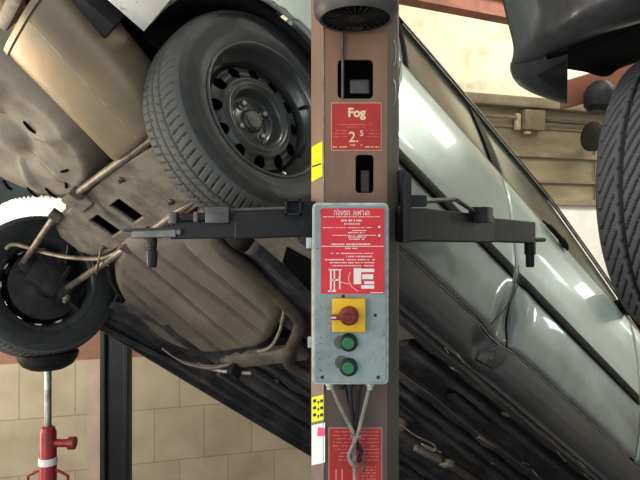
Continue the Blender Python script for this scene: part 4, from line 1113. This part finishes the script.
lower = obj('bumper_corner', catgrid(rows, 6), M['dark_paint'], dc, solid=.004, ang=60)
# black undersides
rows = [[P(*q) for q in r] for r in (
    [(546, 56, 1.19), (567, 50, 1.15), (600, 38, 1.12), (660, 18, 1.10), (800, -8, 1.08)],
    [(552, 66, 1.30), (572, 65, 1.30), (605, 60, 1.30), (660, 45, 1.30), (800, 20, 1.3)],
    [(560, 60, 1.45), (590, 67, 1.42), (608, 73, 1.40), (640, 58, 1.42), (800, 30, 1.45)],
    [(560, 20, 1.6), (590, 20, 1.6), (620, 15, 1.6), (660, 0, 1.6), (800, -10, 1.6)])]
obj('wheel_arch_liner', catgrid(rows, 5), M['void'], dc, solid=.004, ang=60)
mb = MB().add([P(537, 75, 1.235), P(566.8, 59, 1.165), P(566.8, 99, 1.285), P(552, 96, 1.30)], [(0, 1, 2, 3)])
obj('fog_light_recess', mb, M['black'], dc, False)  # flat black sheet painted in as the dark inside of the bumper
# body shell above
rows = [[P(*q) for q in r] for r in (
    [(478, -120, 1.42), (525, -150, 1.20), (600, -190, 1.05), (760, -240, .98), (1000, -330, .98)],
    [(500, -180, 1.9), (560, -220, 1.7), (640, -260, 1.5), (800, -330, 1.3), (1000, -420, 1.2)])]
obj('fender', catgrid(rows, 4), M['dark_paint'], dc, solid=.004, ang=60)
v_me = tyre_mesh('tyre', .31, .205, .20, pat_v, 900, 60, M['tyre2'], M['tyre_side'])
ndir = Vector((-.63, .777, 0)).normalized()
cL = P(658, 195, 1.285); cw = cL-ndir*(.205/2*.9)
# local +Y -> ndir ; local Z up ; local X -> right-back
xd = ndir.cross(Vector((0, 0, 1)))
wm = Matrix(((xd.x, ndir.x, 0, cw.x), (xd.y, ndir.y, 0, cw.y), (0, 0, 1, cw.z), (0, 0, 0, 1)))
e = part_empty('front_wheel', dc, wm); 
inst('tyre', v_me, e)
r2 = rim_me.copy(); ri = inst('steel_rim', r2, e); ri.scale = (1.09, 1, 1.09)
obj('axle', MB().tube([cw, cw+ndir*.09], .03, 12), M['black'], dc)

# red-brown arm and rubber pad under the dark car
t = thing('lift_post', 'red-brown steel lift post with an arm reaching under the dark car', 'lift post', (3.0, 2.75, 0))
obj('column', MB().box((0, 0, 1.45), (.20, .20, 2.9), bev=.005), M['beam'], t, False)
obj('base_plate', MB().box((0, 0, .01), (.36, .36, .02)), M['beam'], t, False)
ro = P(590, 92, 2.4); rb = arm_part('lift_arm', 'red-brown arm with dark rubber pad', ro, t)
def qp(px, py, d): return P(px, py, d)-ro
mb = MB(); 
mb.add([qp(560, 82, 2.35), qp(560, 110, 2.35), qp(905, 20, 2.66), qp(905, -20, 2.66), qp(560, 82, 2.47), qp(560, 110, 2.47), qp(905, 20, 2.78), qp(905, -20, 2.78)],
       [(0, 1, 2, 3), (4, 7, 6, 5), (0, 4, 5, 1), (1, 5, 6, 2), (2, 6, 7, 3), (3, 7, 4, 0)])
obj('arm_beam', mb, M['beam'], rb, False, bevel=.004)
mb = MB().lathe(qp(598, 112, 2.30), (.1, 0, 1), [(0, 0), (0, .035), (.02, .055), (.07, .06), (.10, .05), (.12, .03), (.12, 0)], 16)
obj('rubber_pad', mb, M['black'], rb)
# round dark green thing of unknown kind, modelled as a drum by the wall
g = P(592, 137, 2.9)
t = thing('cable_reel', 'dark green round reel on the boards beside the black tyre', 'reel', P(601, 137, 4.7))
obj('drum', MB().lathe((0, 0, 0), (-1, -.3, 0), [(-.10, 0), (-.10, .10), (.05, .11), (.06, .12), (.08, .12), (.082, 0)], 28), mat('dark_green_paint', (.05, .065, .045), .5, 0, (.035, .04, .03), 14), t)
obj('reel_flange', MB().lathe((0, 0, 0), (-1, -.3, 0), [(.082, 0), (.083, .115), (.10, .12), (.11, .10), (.11, 0)], 28), M['black'], t)
bk = W(0, 0); obj('wall_bracket', MB().box((.03, .17, 0), (.05, .26, .05)), M['black'], t)
